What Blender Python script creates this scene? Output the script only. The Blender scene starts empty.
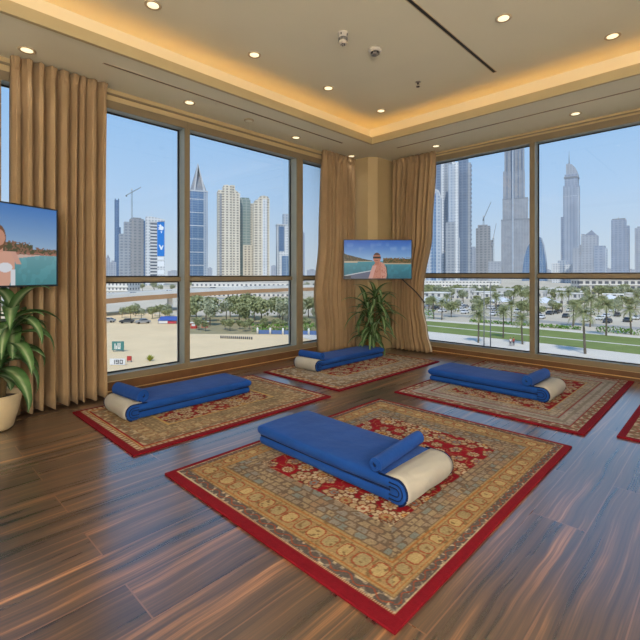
import bpy, bmesh, math, random
import numpy as np
from mathutils import Vector, Matrix
R = math.radians
PI = math.pi
rng = random.Random(7)
SC = bpy.context.scene
COL = SC.collection

# ------------------------------------------------------------------ helpers
def lin(c):
    return tuple((v / 255 / 12.92) if v / 255 <= 0.04045 else ((v / 255 + 0.055) / 1.055) ** 2.4 for v in c)

def tag(o, label=None, cat=None, group=None, kind=None):
    if label: o['label'] = label
    if cat: o['category'] = cat
    if group: o['group'] = group
    if kind: o['kind'] = kind
    return o

def empty(name, loc=(0, 0, 0), rz=0.0, label=None, cat=None, group=None, kind=None):
    o = bpy.data.objects.new(name, None)
    o.empty_display_size = 0.1
    COL.objects.link(o)
    o.location = loc
    o.rotation_euler = (0, 0, rz)
    return tag(o, label, cat, group, kind)

class MB:
    """collects shapes into one mesh"""
    def __init__(self):
        self.v = []; self.f = []; self.mi = []; self.sm = []
    def add(self, vs, fs, mi=0, smooth=False):
        b = len(self.v)
        self.v += [tuple(p) for p in vs]
        for q in fs:
            self.f.append(tuple(b + i for i in q)); self.mi.append(mi); self.sm.append(smooth)
        return self
    def box(self, a, b, mi=0, M=None):
        x0, y0, z0 = a; x1, y1, z1 = b
        vs = [(x0, y0, z0), (x1, y0, z0), (x1, y1, z0), (x0, y1, z0), (x0, y0, z1), (x1, y0, z1), (x1, y1, z1), (x0, y1, z1)]
        if M is not None: vs = [M @ Vector(p) for p in vs]
        return self.add(vs, [(0, 3, 2, 1), (4, 5, 6, 7), (0, 1, 5, 4), (1, 2, 6, 5), (2, 3, 7, 6), (3, 0, 4, 7)], mi)
    def prism(self, poly, z0, z1, mi=0, M=None):
        n = len(poly)
        vs = [(p[0], p[1], z0) for p in poly] + [(p[0], p[1], z1) for p in poly]
        if M is not None: vs = [M @ Vector(p) for p in vs]
        fs = [tuple(range(n))[::-1], tuple(range(n, 2 * n))] + [(i, (i + 1) % n, n + (i + 1) % n, n + i) for i in range(n)]
        return self.add(vs, fs, mi)
    def lathe(self, prof, n=24, c=(0, 0, 0), mi=0, smooth=True, cap=True, M=None):
        vs = []
        for r, z in prof:
            for k in range(n):
                a = 2 * PI * k / n
                vs.append((c[0] + r * math.cos(a), c[1] + r * math.sin(a), c[2] + z))
        if M is not None: vs = [M @ Vector(p) for p in vs]
        fs = []
        for i in range(len(prof) - 1):
            for k in range(n):
                k2 = (k + 1) % n
                fs.append((i * n + k, i * n + k2, (i + 1) * n + k2, (i + 1) * n + k))
        self.add(vs, fs, mi, smooth)
        if cap:
            b = len(self.v) - len(vs)
            self.f.append(tuple(b + k for k in range(n))[::-1]); self.mi.append(mi); self.sm.append(False)
            t = b + (len(prof) - 1) * n
            self.f.append(tuple(t + k for k in range(n))); self.mi.append(mi); self.sm.append(False)
        return self
    def tube(self, pts, r, n=8, mi=0, smooth=True):
        pts = [Vector(p) for p in pts]
        rr = r if isinstance(r, (list, tuple)) else [r] * len(pts)
        vs = []
        for i, p in enumerate(pts):
            t = (pts[min(i + 1, len(pts) - 1)] - pts[max(i - 1, 0)]).normalized()
            up = Vector((0, 0, 1)) if abs(t.z) < 0.9 else Vector((1, 0, 0))
            s = t.cross(up).normalized(); u = s.cross(t).normalized()
            for k in range(n):
                a = 2 * PI * k / n
                vs.append(p + (s * math.cos(a) + u * math.sin(a)) * rr[i])
        fs = []
        for i in range(len(pts) - 1):
            for k in range(n):
                k2 = (k + 1) % n
                fs.append((i * n + k, i * n + k2, (i + 1) * n + k2, (i + 1) * n + k))
        fs.append(tuple(range(n))[::-1]); fs.append(tuple((len(pts) - 1) * n + k for k in range(n)))
        return self.add(vs, fs, mi, smooth)
    def build(self, name, mat, parent=None, loc=None, rz=None, bevel=None, segs=3, angle=40):
        me = bpy.data.meshes.new(name)
        me.from_pydata(self.v, [], self.f)
        mats = mat if isinstance(mat, (list, tuple)) else [mat]
        for m in mats: me.materials.append(m)
        me.polygons.foreach_set('material_index', self.mi)
        me.polygons.foreach_set('use_smooth', self.sm)
        me.update()
        o = bpy.data.objects.new(name, me)
        COL.objects.link(o)
        if parent is not None: o.parent = parent
        if loc is not None: o.location = loc
        if rz is not None: o.rotation_euler = (0, 0, rz)
        if bevel:
            b = o.modifiers.new('bevel', 'BEVEL'); b.width = bevel; b.segments = segs; b.limit_method = 'ANGLE'; b.angle_limit = R(angle)
            me.polygons.foreach_set('use_smooth', [True] * len(me.polygons))
            w = o.modifiers.new('wn', 'WEIGHTED_NORMAL'); w.keep_sharp = True
        return o

def kids(o): return [c for c in COL.objects if c.parent == o]

def copy_tree(o, parent=None):
    c = o.copy(); COL.objects.link(c)
    if parent is not None: c.parent = parent
    for ch in kids(o):
        copy_tree(ch, c)
    return c

# ------------------------------------------------------------------ camera (the numbers every measurement below refers to)
F_PX, EYE, HOR, YAW = 428.4, 1.4, 274.5, R(44.08)
cam = bpy.data.cameras.new('camera'); co = bpy.data.objects.new('camera', cam); COL.objects.link(co)
cam.sensor_width = 36; cam.sensor_fit = 'HORIZONTAL'; cam.lens = F_PX / 640 * 36
cam.shift_y = -(320 - HOR) / 640
cam.clip_end = 6000; cam.clip_start = 0.05
co.location = (0, 0, EYE); co.rotation_euler = (R(90), 0, YAW)
SC.camera = co
FW = Vector((-math.sin(YAW), math.cos(YAW), 0)); RT = Vector((math.cos(YAW), math.sin(YAW), 0))
def at(px, d):
    """ground-plan point d metres ahead, in the sighting direction px"""
    p = FW * d + RT * ((px - 320) / F_PX * d)
    return p.x, p.y
def hgt(py, d): return EYE - (py - HOR) / F_PX * d

# ------------------------------------------------------------------ materials
def newmat(name):
    m = bpy.data.materials.new(name); m.use_nodes = True
    nt = m.node_tree
    return m, nt, nt.nodes['Principled BSDF']
def N(nt, t, **kw):
    n = nt.nodes.new(t)
    for k, v in kw.items():
        if k in n.inputs: n.inputs[k].default_value = v
        else: setattr(n, k, v)
    return n
def L(nt, a, b): nt.links.new(a, b)
def ramp(nt, stops, interp='LINEAR'):
    r = nt.nodes.new('ShaderNodeValToRGB'); r.color_ramp.interpolation = interp
    e = r.color_ramp.elements
    while len(e) < len(stops): e.new(0.5)
    for i, (p, c) in enumerate(stops):
        e[i].position = p; e[i].color = (*c, 1)
    return r

def plain(name, rgb, rough=0.6, metal=0.0, spec=0.5, var=0.06, scale=8.0, bump=0.0, bscale=60.0, sheen=0.0):
    m, nt, b = newmat(name)
    c = lin(rgb)
    tc = N(nt, 'ShaderNodeTexCoord')
    no = N(nt, 'ShaderNodeTexNoise', Scale=scale, Detail=4.0); L(nt, tc.outputs['Object'], no.inputs['Vector'])
    rp = ramp(nt, [(0.3, tuple(v * (1 - var) for v in c)), (0.7, tuple(min(1, v * (1 + var)) for v in c))])
    L(nt, no.outputs['Fac'], rp.inputs['Fac']); L(nt, rp.outputs['Color'], b.inputs['Base Color'])
    b.inputs['Roughness'].default_value = rough; b.inputs['Metallic'].default_value = metal
    b.inputs['Specular IOR Level'].default_value = spec
    if sheen: b.inputs['Sheen Weight'].default_value = sheen
    if bump:
        n2 = N(nt, 'ShaderNodeTexNoise', Scale=bscale, Detail=3.0); L(nt, tc.outputs['Object'], n2.inputs['Vector'])
        bp = N(nt, 'ShaderNodeBump', Strength=bump, Distance=0.02); L(nt, n2.outputs['Fac'], bp.inputs['Height']); L(nt, bp.outputs['Normal'], b.inputs['Normal'])
    return m

def emit(name, rgb, s):
    m, nt, b = newmat(name)
    b.inputs['Base Color'].default_value = (*lin(rgb), 1)
    b.inputs['Emission Color'].default_value = (*lin(rgb), 1); b.inputs['Emission Strength'].default_value = s
    return m

def attr_mat(name, rough=0.9, emission=False, bump=0.0, bscale=300.0):
    m, nt, b = newmat(name)
    a = N(nt, 'ShaderNodeAttribute'); a.attribute_name = 'col'
    if emission:
        b.inputs['Base Color'].default_value = (0.01, 0.01, 0.01, 1)
        L(nt, a.outputs['Color'], b.inputs['Emission Color']); b.inputs['Emission Strength'].default_value = 0.72
        b.inputs['Roughness'].default_value = 0.3; b.inputs['Specular IOR Level'].default_value = 0.15
    else:
        L(nt, a.outputs['Color'], b.inputs['Base Color']); b.inputs['Roughness'].default_value = rough
        b.inputs['Specular IOR Level'].default_value = 0.15
        tc = N(nt, 'ShaderNodeTexCoord')
        n2 = N(nt, 'ShaderNodeTexNoise', Scale=bscale, Detail=2.0); L(nt, tc.outputs['Object'], n2.inputs['Vector'])
        bp = N(nt, 'ShaderNodeBump', Strength=bump, Distance=0.01); L(nt, n2.outputs['Fac'], bp.inputs['Height']); L(nt, bp.outputs['Normal'], b.inputs['Normal'])
    return m

def floor_mat():
    m, nt, b = newmat('plank_floor')
    tc = N(nt, 'ShaderNodeTexCoord')
    mp = N(nt, 'ShaderNodeMapping'); mp.inputs['Rotation'].default_value = (0, 0, R(90)); mp.inputs['Location'].default_value = (0.78, 0.02, 0)
    L(nt, tc.outputs['Object'], mp.inputs['Vector'])
    br = N(nt, 'ShaderNodeTexBrick', Scale=1.0)
    br.offset = 0.37; br.offset_frequency = 2
    br.inputs['Brick Width'].default_value = 1.9; br.inputs['Row Height'].default_value = 0.28
    br.inputs['Mortar Size'].default_value = 0.0035; br.inputs['Mortar Smooth'].default_value = 0.2; br.inputs['Bias'].default_value = 0.0
    br.inputs['Color1'].default_value = (0, 0, 0, 1); br.inputs['Color2'].default_value = (1, 1, 1, 1); br.inputs['Mortar'].default_value = (0.5, 0.5, 0.5, 1)
    L(nt, mp.outputs['Vector'], br.inputs['Vector'])
    # grain, stretched along the boards (world Y), shifted board by board
    sep = N(nt, 'ShaderNodeSeparateXYZ'); L(nt, tc.outputs['Object'], sep.inputs[0])
    off = N(nt, 'ShaderNodeMath', operation='MULTIPLY'); L(nt, br.outputs['Color'], off.inputs[0]); off.inputs[1].default_value = 37.0
    wob = N(nt, 'ShaderNodeTexNoise', Scale=1.3, Detail=2.0); L(nt, tc.outputs['Object'], wob.inputs['Vector'])
    wx = N(nt, 'ShaderNodeMath', operation='MULTIPLY_ADD'); L(nt, wob.outputs['Fac'], wx.inputs[0]); wx.inputs[1].default_value = 0.07; L(nt, sep.outputs['X'], wx.inputs[2])
    def grain(sx, sy, det):
        a = N(nt, 'ShaderNodeMath', operation='MULTIPLY_ADD'); L(nt, wx.outputs[0], a.inputs[0]); a.inputs[1].default_value = sx; L(nt, off.outputs[0], a.inputs[2])
        c = N(nt, 'ShaderNodeMath', operation='MULTIPLY'); L(nt, sep.outputs['Y'], c.inputs[0]); c.inputs[1].default_value = sy
        cb = N(nt, 'ShaderNodeCombineXYZ'); L(nt, a.outputs[0], cb.inputs['X']); L(nt, c.outputs[0], cb.inputs['Y']); L(nt, off.outputs[0], cb.inputs['Z'])
        n = N(nt, 'ShaderNodeTexNoise', Scale=1.0, Detail=det, Roughness=0.6); L(nt, cb.outputs[0], n.inputs['Vector'])
        return n
    g1 = grain(20.0, 0.5, 4.0); g2 = grain(100.0, 0.9, 3.0)
    mx = N(nt, 'ShaderNodeMath', operation='MULTIPLY_ADD'); L(nt, g2.outputs['Fac'], mx.inputs[0]); mx.inputs[1].default_value = 0.35; L(nt, g1.outputs['Fac'], mx.inputs[2])
    rp = ramp(nt, [(0.46, lin((54, 44, 38))), (0.60, lin((70, 56, 47))), (0.73, lin((96, 73, 55))), (0.85, lin((152, 110, 76))), (0.97, lin((196, 146, 106)))])
    L(nt, mx.outputs[0], rp.inputs['Fac'])
    tint = N(nt, 'ShaderNodeMix', data_type='RGBA', blend_type='MULTIPLY'); tint.inputs['Factor'].default_value = 1.0
    rt = ramp(nt, [(0.0, (0.75, 0.75, 0.78)), (1.0, (1.15, 1.1, 1.05))]); L(nt, br.outputs['Color'], rt.inputs['Fac'])
    L(nt, rp.outputs['Color'], tint.inputs[6]); L(nt, rt.outputs['Color'], tint.inputs[7])
    seam = N(nt, 'ShaderNodeMix', data_type='RGBA'); L(nt, br.outputs['Fac'], seam.inputs['Factor'])
    L(nt, tint.outputs[2], seam.inputs[6]); seam.inputs[7].default_value = (*lin((128, 92, 70)), 1)
    L(nt, seam.outputs[2], b.inputs['Base Color'])
    rr = N(nt, 'ShaderNodeMapRange'); rr.inputs['To Min'].default_value = 0.22; rr.inputs['To Max'].default_value = 0.36
    L(nt, g1.outputs['Fac'], rr.inputs['Value']); L(nt, rr.outputs[0], b.inputs['Roughness'])
    b.inputs['Specular IOR Level'].default_value = 1.0
    b.inputs['Coat Weight'].default_value = 1.0; b.inputs['Coat Roughness'].default_value = 0.22; b.inputs['Coat IOR'].default_value = 1.75
    return m

def glass_mat():
    m = bpy.data.materials.new('window_glass'); m.use_nodes = True; nt = m.node_tree; nt.nodes.clear()
    out = N(nt, 'ShaderNodeOutputMaterial'); mix = N(nt, 'ShaderNodeMixShader')
    tr = N(nt, 'ShaderNodeBsdfTransparent'); tr.inputs[0].default_value = (0.97, 0.985, 0.99, 1)
    gl = N(nt, 'ShaderNodeBsdfGlossy'); gl.inputs['Roughness'].default_value = 0.0
    fr = N(nt, 'ShaderNodeFresnel', IOR=1.35)
    L(nt, fr.outputs[0], mix.inputs[0]); L(nt, tr.outputs[0], mix.inputs[1]); L(nt, gl.outputs[0], mix.inputs[2]); L(nt, mix.outputs[0], out.inputs[0])
    return m

def facade(name, wall, glass, fl=3.6, bay=4.0, fh=0.55, fv=0.6, rough=0.5, metal=0.0):
    """windows in floors and bays on every upright face"""
    m, nt, b = newmat(name)
    tc = N(nt, 'ShaderNodeTexCoord'); sep = N(nt, 'ShaderNodeSeparateXYZ'); L(nt, tc.outputs['Object'], sep.inputs[0])
    u = N(nt, 'ShaderNodeMath', operation='ADD'); L(nt, sep.outputs['X'], u.inputs[0]); L(nt, sep.outputs['Y'], u.inputs[1])
    def band(src, per, frac):
        d = N(nt, 'ShaderNodeMath', operation='DIVIDE'); L(nt, src, d.inputs[0]); d.inputs[1].default_value = per
        fr = N(nt, 'ShaderNodeMath', operation='FRACT'); L(nt, d.outputs[0], fr.inputs[0])
        lt = N(nt, 'ShaderNodeMath', operation='LESS_THAN'); L(nt, fr.outputs[0], lt.inputs[0]); lt.inputs[1].default_value = frac
        return lt.outputs[0]
    a = N(nt, 'ShaderNodeMath', operation='MULTIPLY'); L(nt, band(sep.outputs['Z'], fl, fv), a.inputs[0]); L(nt, band(u.outputs[0], bay, fh), a.inputs[1])
    mx = N(nt, 'ShaderNodeMix', data_type='RGBA'); L(nt, a.outputs[0], mx.inputs['Factor'])
    mx.inputs[6].default_value = (*lin(wall), 1); mx.inputs[7].default_value = (*lin(glass), 1)
    no = N(nt, 'ShaderNodeTexNoise', Scale=0.05, Detail=3.0); L(nt, tc.outputs['Object'], no.inputs['Vector'])
    rv = ramp(nt, [(0.3, (0.9, 0.9, 0.9)), (0.7, (1.05, 1.05, 1.05))]); L(nt, no.outputs['Fac'], rv.inputs['Fac'])
    mu = N(nt, 'ShaderNodeMix', data_type='RGBA', blend_type='MULTIPLY'); mu.inputs['Factor'].default_value = 1
    L(nt, mx.outputs[2], mu.inputs[6]); L(nt, rv.outputs['Color'], mu.inputs[7]); L(nt, mu.outputs[2], b.inputs['Base Color'])
    b.inputs['Roughness'].default_value = rough; b.inputs['Metallic'].default_value = metal; b.inputs['Specular IOR Level'].default_value = 0.3
    return m

M = {}
M['floor'] = floor_mat()
M['glass'] = glass_mat()
M['ceil'] = plain('ceiling_paint', (226, 222, 199), 0.85, var=0.02, scale=1.5)
M['fascia'] = plain('fascia_paint', (186, 170, 130), 0.6, var=0.02)
M['wall'] = plain('beige_wall_paint', (190, 170, 130), 0.7, var=0.04, scale=2.0)
M['backwall'] = plain('cream_wall_paint', (232, 222, 204), 0.75, var=0.03, scale=2.0)
M['frame'] = plain('bronze_window_frame', (132, 118, 94), 0.4, metal=0.1, var=0.06, scale=3.0)
M['jamb'] = plain('skylit_grey_reveal', (142, 152, 152), 0.45, metal=0.2, var=0.04)  # blue window light on the reveals is put into this grey
M['gasket'] = plain('black_rubber_gasket', (22, 24, 28), 0.5)
M['base'] = plain('brown_wood_skirting', (108, 74, 46), 0.4, var=0.14, scale=6.0)
M['strip'] = plain('brass_strip', (215, 178, 120), 0.3, metal=0.4)
M['dark'] = plain('dark_slot', (20, 18, 16), 0.6)
M['black'] = plain('black_plastic', (18, 18, 20), 0.35)
M['whitep'] = plain('white_plastic', (205, 200, 190), 0.45)
M['greyp'] = plain('grey_plastic', (120, 118, 116), 0.45)
M['metal'] = plain('brushed_metal', (170, 165, 155), 0.3, metal=0.9)
M['lens'] = emit('lamp_lens', (255, 240, 200), 1.15)
M['ring'] = plain('lamp_ring', (190, 172, 140), 0.4)
M['cove'] = emit('cove_lamp', (255, 190, 78), 3.5)
M['blue'] = plain('royal_blue_cloth', (22, 70, 146), 0.85, spec=0.15, var=0.10, scale=5.0, bump=0.45, bscale=9.0, sheen=0.06)
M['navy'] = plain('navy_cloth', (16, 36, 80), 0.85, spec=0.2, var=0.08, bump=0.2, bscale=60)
M['white'] = plain('off_white_cloth', (176, 173, 164), 0.85, spec=0.2, var=0.05, scale=5, bump=0.6, bscale=10.0, sheen=0.05)
M['curtain'] = plain('tan_curtain_cloth', (162, 137, 105), 0.8, spec=0.25, var=0.07, scale=4.0, bump=0.12, bscale=120, sheen=0.05)
M['lining'] = plain('cream_curtain_lining', (225, 215, 195), 0.8, var=0.03)
M['pot'] = plain('cream_glazed_pot', (205, 186, 150), 0.4, var=0.06)
M['terra'] = plain('tan_clay_pot', (196, 142, 88), 0.6, var=0.08)
M['soil'] = plain('potting_soil', (50, 36, 26), 0.95, bump=0.5, bscale=90)
M['stem'] = plain('plant_cane', (120, 100, 66), 0.8, var=0.15, scale=20)
M['leaf'] = attr_mat('variegated_leaf', 0.42)
M['screen'] = attr_mat('screen_picture', emission=True)
M['rug'] = attr_mat('rug_pile', 0.95, bump=0.35)
M['rugred'] = plain('rug_red_border', (116, 14, 28), 0.9, spec=0.15, var=0.08, scale=40, bump=0.3, bscale=250)

# ------------------------------------------------------------------ the room
CZ, TZ, LWX, RWY = 3.574, 3.90, -5.25, 6.92
BX, BY = 3.3, -2.6                     # the two far walls behind the camera
struct = lambda o: tag(o, kind='structure')
struct(MB().box((LWX - 0.3, BY - 0.2, -0.2), (BX + 0.2, RWY + 0.3, 0)).build('floor', M['floor']))

# ceiling: lower border + raised tray with a light cove
TX0, TX1, TY0, TY1 = -4.33, 2.35, -1.75, 5.71
LIP, CV = 0.03, 0.20
c = MB()
for (x0, y0, x1, y1) in ((LWX - 0.3, BY - 0.2, TX0 - LIP, RWY + 0.3), (TX1 + LIP, BY - 0.2, BX + 0.2, RWY + 0.3), (TX0 - LIP, BY - 0.2, TX1 + LIP, TY0 - LIP), (TX0 - LIP, TY1 + LIP, TX1 + LIP, RWY + 0.3)):
    c.box((x0, y0, CZ), (x1, y1, CZ + 0.03))
c.box((TX0 - CV, TY0 - CV, TZ), (TX1 + CV, TY1 + CV, TZ + 0.1))
# cove back walls
c.box((TX0 - CV - 0.03, TY0 - CV, CZ + 0.03), (TX0 - CV, TY1 + CV, TZ + 0.1)); c.box((TX1 + CV, TY0 - CV, CZ + 0.03), (TX1 + CV + 0.03, TY1 + CV, TZ + 0.1))
c.box((TX0 - CV, TY1 + CV, CZ + 0.03), (TX1 + CV, TY1 + CV + 0.03, TZ + 0.1)); c.box((TX0 - CV, TY0 - CV - 0.03, CZ + 0.03), (TX1 + CV, TY0 - CV, TZ + 0.1))
# slab above, so no daylight leaks in
c.box((LWX - 0.3, BY - 0.2, TZ + 0.1), (BX + 0.2, RWY + 0.3, TZ + 0.25))
ceil = struct(c.build('ceiling', M['ceil']))
t = MB()
for (x0, y0, x1, y1) in ((TX0 - LIP, TY0 - LIP, TX0, TY1 + LIP), (TX1, TY0 - LIP, TX1 + LIP, TY1 + LIP), (TX0, TY1, TX1, TY1 + LIP), (TX0, TY0 - LIP, TX1, TY0)):
    t.box((x0, y0, CZ - 0.012), (x1, y1, CZ + 0.105))
g = 0.012
for (x0, y0, x1, y1) in ((TX0, TY0, TX0 + g, TY1), (TX1 - g, TY0, TX1, TY1), (TX0 + g, TY1 - g, TX1 - g, TY1), (TX0 + g, TY0, TX1 - g, TY0 + g)):
    t.box((x0, y0, CZ - 0.012), (x1, y1, CZ + 0.018))
struct(t.build('trim_1', M['fascia']))

# glowing strip lamps lying in the cove
def cove(a, b, label):
    o = MB().box(a, b).build('cove_light_strip', M['cove'])
    tag(o, label, 'light strip')
zc = CZ + 0.034
cove((TX0 - 0.13, TY0 - 0.1, zc), (TX0 - 0.09, TY1 + 0.06, zc + 0.015), 'amber light strip hidden in the ceiling cove along the left windows')
cove((TX0 - 0.05, TY1 + 0.09, zc), (TX1 + 0.05, TY1 + 0.13, zc + 0.015), 'amber light strip hidden in the ceiling cove along the right windows')
cove((TX1 + 0.09, TY0 - 0.1, zc), (TX1 + 0.13, TY1 + 0.06, zc + 0.015), 'amber light strip in the ceiling cove opposite the left windows')
cove((TX0 - 0.05, TY0 - 0.13, zc), (TX1 + 0.05, TY0 - 0.09, zc + 0.015), 'amber light strip in the ceiling cove opposite the right windows')

# walls: two glazed walls (low sill, header, piers), two plain ones
LB, LT, RB, RT_ = 0.145, 3.44, 0.12, 3.50      # opening heights
w = MB()
w.box((LWX - 0.3, BY - 0.2, 0), (LWX, RWY + 0.3, LB)).box((LWX - 0.3, BY - 0.2, LT), (LWX, RWY + 0.3, CZ))
w.box((LWX - 0.3, BY - 0.2, LB), (LWX, -1.24, LT)).box((LWX - 0.3, 6.45, LB), (LWX, RWY + 0.3, LT))
struct(w.build('wall_left', M['wall']))
w = MB()
w.box((LWX, RWY, 0), (BX + 0.2, RWY + 0.3, RB)).box((LWX, RWY, RT_), (BX + 0.2, RWY + 0.3, CZ))
w.box((LWX, RWY, RB), (-4.62, RWY + 0.3, RT_)).box((2.62, RWY, RB), (BX + 0.2, RWY + 0.3, RT_))
struct(w.build('wall_right', M['wall']))
struct(MB().box((LWX, BY - 0.2, 0), (BX + 0.2, BY, CZ)).build('wall_back', M['backwall']))
struct(MB().box((BX, BY, 0), (BX + 0.2, RWY, CZ)).build('wall_side', M['backwall']))
# corner pier with a chamfered edge
struct(MB().prism([(LWX, 6.30), (-4.87, 6.30), (-4.75, 6.44), (-4.74, RWY), (LWX, RWY)], 0, CZ).build('wall_corner', M['wall']))
# skirtings
def skirting(name, a, b, c_, d):
    o = struct(MB().box(a, b).build(name, M['base'])); struct(MB().box(c_, d).build('brass_strip', M['strip'], o)); return o
skirting('baseboard_left', (LWX, BY, 0), (LWX + 0.015, 6.30, LB - 0.005), (LWX + 0.015, BY, 0.030), (LWX + 0.021, 6.30, 0.042))
skirting('baseboard_right', (-4.74, RWY - 0.015, 0), (BX, RWY, RB - 0.005), (-4.74, RWY - 0.021, 0.036), (BX, RWY - 0.015, 0.048))
# slim cornice line above the glazing
struct(MB().box((LWX, BY, LT + 0.06), (LWX + 0.02, 6.30, LT + 0.08)).build('trim_2', M['frame']))
struct(MB().box((-4.74, RWY - 0.02, RT_ + 0.025), (BX, RWY, RT_ + 0.04)).build('trim_3', M['frame']))

# windows. Built along a local u axis (u = along the wall), depth goes outwards
nwin = [0]
def window(wall, u0, u1, zb, zt, ztr0, ztr1, label, m0=0.0365, m1=0.0365):
    nwin[0] += 1
    root = empty('window_%d' % nwin[0], ((LWX, (u0 + u1) / 2, 0) if wall == 'L' else ((u0 + u1) / 2, RWY, 0)), 0, label, 'window', None, 'structure')
    c_ = (u0 + u1) / 2
    def bx(mb, ua, ub, da, db, za, zc_, mi=0):
        if wall == 'L': mb.box((-db, ua - c_, za), (-da, ub - c_, zc_), mi)
        else: mb.box((ua - c_, da, za), (ub - c_, db, zc_), mi)
    G = 0.17
    f = MB()
    bx(f, u0, u1, 0.0, 0.02, zb, zb + 0.075); bx(f, u0, u1, 0.0, 0.02, zt - 0.095, zt)
    bx(f, u0, u0 + m0, 0.0, 0.02, zb + 0.075, zt - 0.095); bx(f, u1 - m1, u1, 0.0, 0.02, zb + 0.075, zt - 0.095)
    f.build('frame', M['frame'], root, bevel=0.003, segs=2)
    f = MB()
    bx(f, u0, u1, 0.02, G + 0.05, zb, zb + 0.068); bx(f, u0, u1, 0.02, G + 0.05, zt - 0.088, zt)
    bx(f, u0, u0 + m0 - 0.002, 0.02, G + 0.05, zb + 0.068, zt - 0.088); bx(f, u1 - m1 + 0.002, u1, 0.02, G + 0.05, zb + 0.068, zt - 0.088)
    f.build('reveal', M['jamb'], root)
    f = MB(); bx(f, u0 + m0, u1 - m1, G - 0.055, G + 0.05, ztr0, ztr1); f.build('transom', M['frame'], root, bevel=0.003, segs=2)
    f = MB()
    q = 0.016
    for (za, zc_) in ((zb + 0.068, ztr0), (ztr1, zt - 0.088)):
        bx(f, u0 + m0, u0 + m0 + q, G - 0.012, G, za, zc_); bx(f, u1 - m1 - q, u1 - m1, G - 0.012, G, za, zc_)
        bx(f, u0 + m0 + q, u1 - m1 - q, G - 0.012, G, zc_ - q, zc_); bx(f, u0 + m0 + q, u1 - m1 - q, G - 0.012, G, za, za + q)
    f.build('gasket', M['gasket'], root)
    for nm, za, zc_ in (('upper_pane', ztr1, zt - 0.088), ('lower_pane', zb + 0.068, ztr0)):
        f = MB(); bx(f, u0 + m0, u1 - m1, G + 0.001, G + 0.009, za, zc_); f.build(nm, M['glass'], root)
WL = dict(zb=LB, zt=LT, ztr0=1.308, ztr1=1.367)
window('L', -1.24, 0.82, label='tall window beside the left television, mostly outside the picture', **WL)
window('L', 0.82, 2.8785, label='tall window right of the left curtain, a beach below', **WL)
window('L', 2.8785, 4.94, m1=0.068, label='tall window with the pointed blue tower in its left half', **WL)
window('L', 4.94, 6.45, m0=0.068, label='narrow window strip left of the corner curtains', **WL)
WR = dict(zb=RB, zt=RT_, ztr0=1.347, ztr1=1.411)
window('R', -4.62, -2.215, label='tall window right of the corner curtains, supertall tower in it', **WR)
window('R', -2.215, 0.2, label='tall window with palms and lawn at the right edge', **WR)
window('R', 0.2, 2.62, label='tall window of the right wall beyond the far right rug', **WR)

# ------------------------------------------------------------------ ceiling fittings
def spot(x, y, z, watts):
    l = bpy.data.lights.new('downlight_lamp', 'SPOT'); l.energy = watts; l.color = (1.0, 0.93, 0.82); l.spot_size = R(96); l.spot_blend = 0.9; l.shadow_soft_size = 0.05
    o = bpy.data.objects.new('downlight_lamp', l); COL.objects.link(o); o.location = (x, y, z); return o
dl = [None]
def downlight(x, y, z, label, watts=30, r=0.062):
    if dl[0] is None:
        root = empty('downlight', (x, y, z), 0)
        MB().lathe([(r * 0.82, -0.004), (r * 1.12, -0.010), (r * 1.22, -0.006), (r * 1.22, 0.0)], 28, cap=False).build('trim_ring', M['ring'], root)
        MB().lathe([(0.001, -0.004), (r * 0.84, -0.005), (r * 0.84, -0.001)], 28, cap=False).build('lens', M['lens'], root)
        dl[0] = root
    else:
        root = copy_tree(dl[0])
    root.location = (x, y, z)
    tag(root, label, 'downlight', 'recessed ceiling downlights')
    spot(x, y, z - 0.05, watts)
for x, y, lb in ((-3.877, 1.777, 'round downlight at the top left, raised ceiling above the glowing cove'),
                 (-3.924, 2.98, 'round downlight in the raised ceiling, second from the left'),
                 (-3.915, 4.203, 'round downlight in the raised ceiling, left of the cylindrical detector and below it'),
                 (-3.88, 5.345, 'round downlight in the raised ceiling, nearest the cove corner'),
                 (-1.62, 4.244, 'round downlight in the raised ceiling, right of the long black slot'),
                 (-0.921, 5.359, 'round downlight in the raised ceiling at the right, by the right cove')):
    downlight(x, y, TZ, lb)
for x, y, lb in ((-4.924, 1.006, 'round downlight in the lower ceiling above the left curtain'),
                 (-4.952, 2.742, 'round downlight in the lower ceiling above the first left mullion'),
                 (-5.003, 4.619, 'round downlight in the lower ceiling above the second left mullion'),
                 (-5.052, 6.048, 'round downlight in the lower ceiling over the corner curtain, left of the pier'),
                 (-3.632, 6.572, 'round downlight in the lower ceiling over the right corner curtain'),
                 (-1.547, 6.56, 'round downlight in the lower ceiling above the rightmost window')):
    downlight(x, y, CZ, lb, 4)
for x, y in ((-1.6, 1.6), (1.2, 4.2), (1.2, 1.6), (-1.6, -0.8), (1.2, -0.8), (-3.9, -0.8)):  # extra downlights out of view, continuing the grid to fill the room with light
    downlight(x, y, TZ, 'extra unseen downlight in the raised ceiling above and behind the camera')

def slot(a, b, z, w_, label):
    a = Vector((a[0], a[1], z)); b = Vector((b[0], b[1], z)); d = (b - a); ln = d.length
    a.z += 0.002; b.z += 0.002
    root = empty('ceiling_slot_diffuser', (a + b) / 2, math.atan2(d.y, d.x), label, 'air diffuser')
    MB().box((-ln / 2, -w_ / 2, -0.003), (ln / 2, w_ / 2, 0.0)).build('black_slot', M['dark'], root)
    e = 0.008
    MB().box((-ln / 2 - e, w_ / 2, -0.006), (ln / 2 + e, w_ / 2 + e, 0)).box((-ln / 2 - e, -w_ / 2 - e, -0.006), (ln / 2 + e, -w_ / 2, 0)).box((-ln / 2 - e, -w_ / 2, -0.006), (-ln / 2, w_ / 2, 0)).box((ln / 2, -w_ / 2, -0.006), (ln / 2 + e, w_ / 2, 0)).build('flange', M['ring'], root)
slot((-2.13, 1.2), (-2.13, 5.302), TZ, 0.035, 'long black slot diffuser across the raised ceiling')
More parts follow.
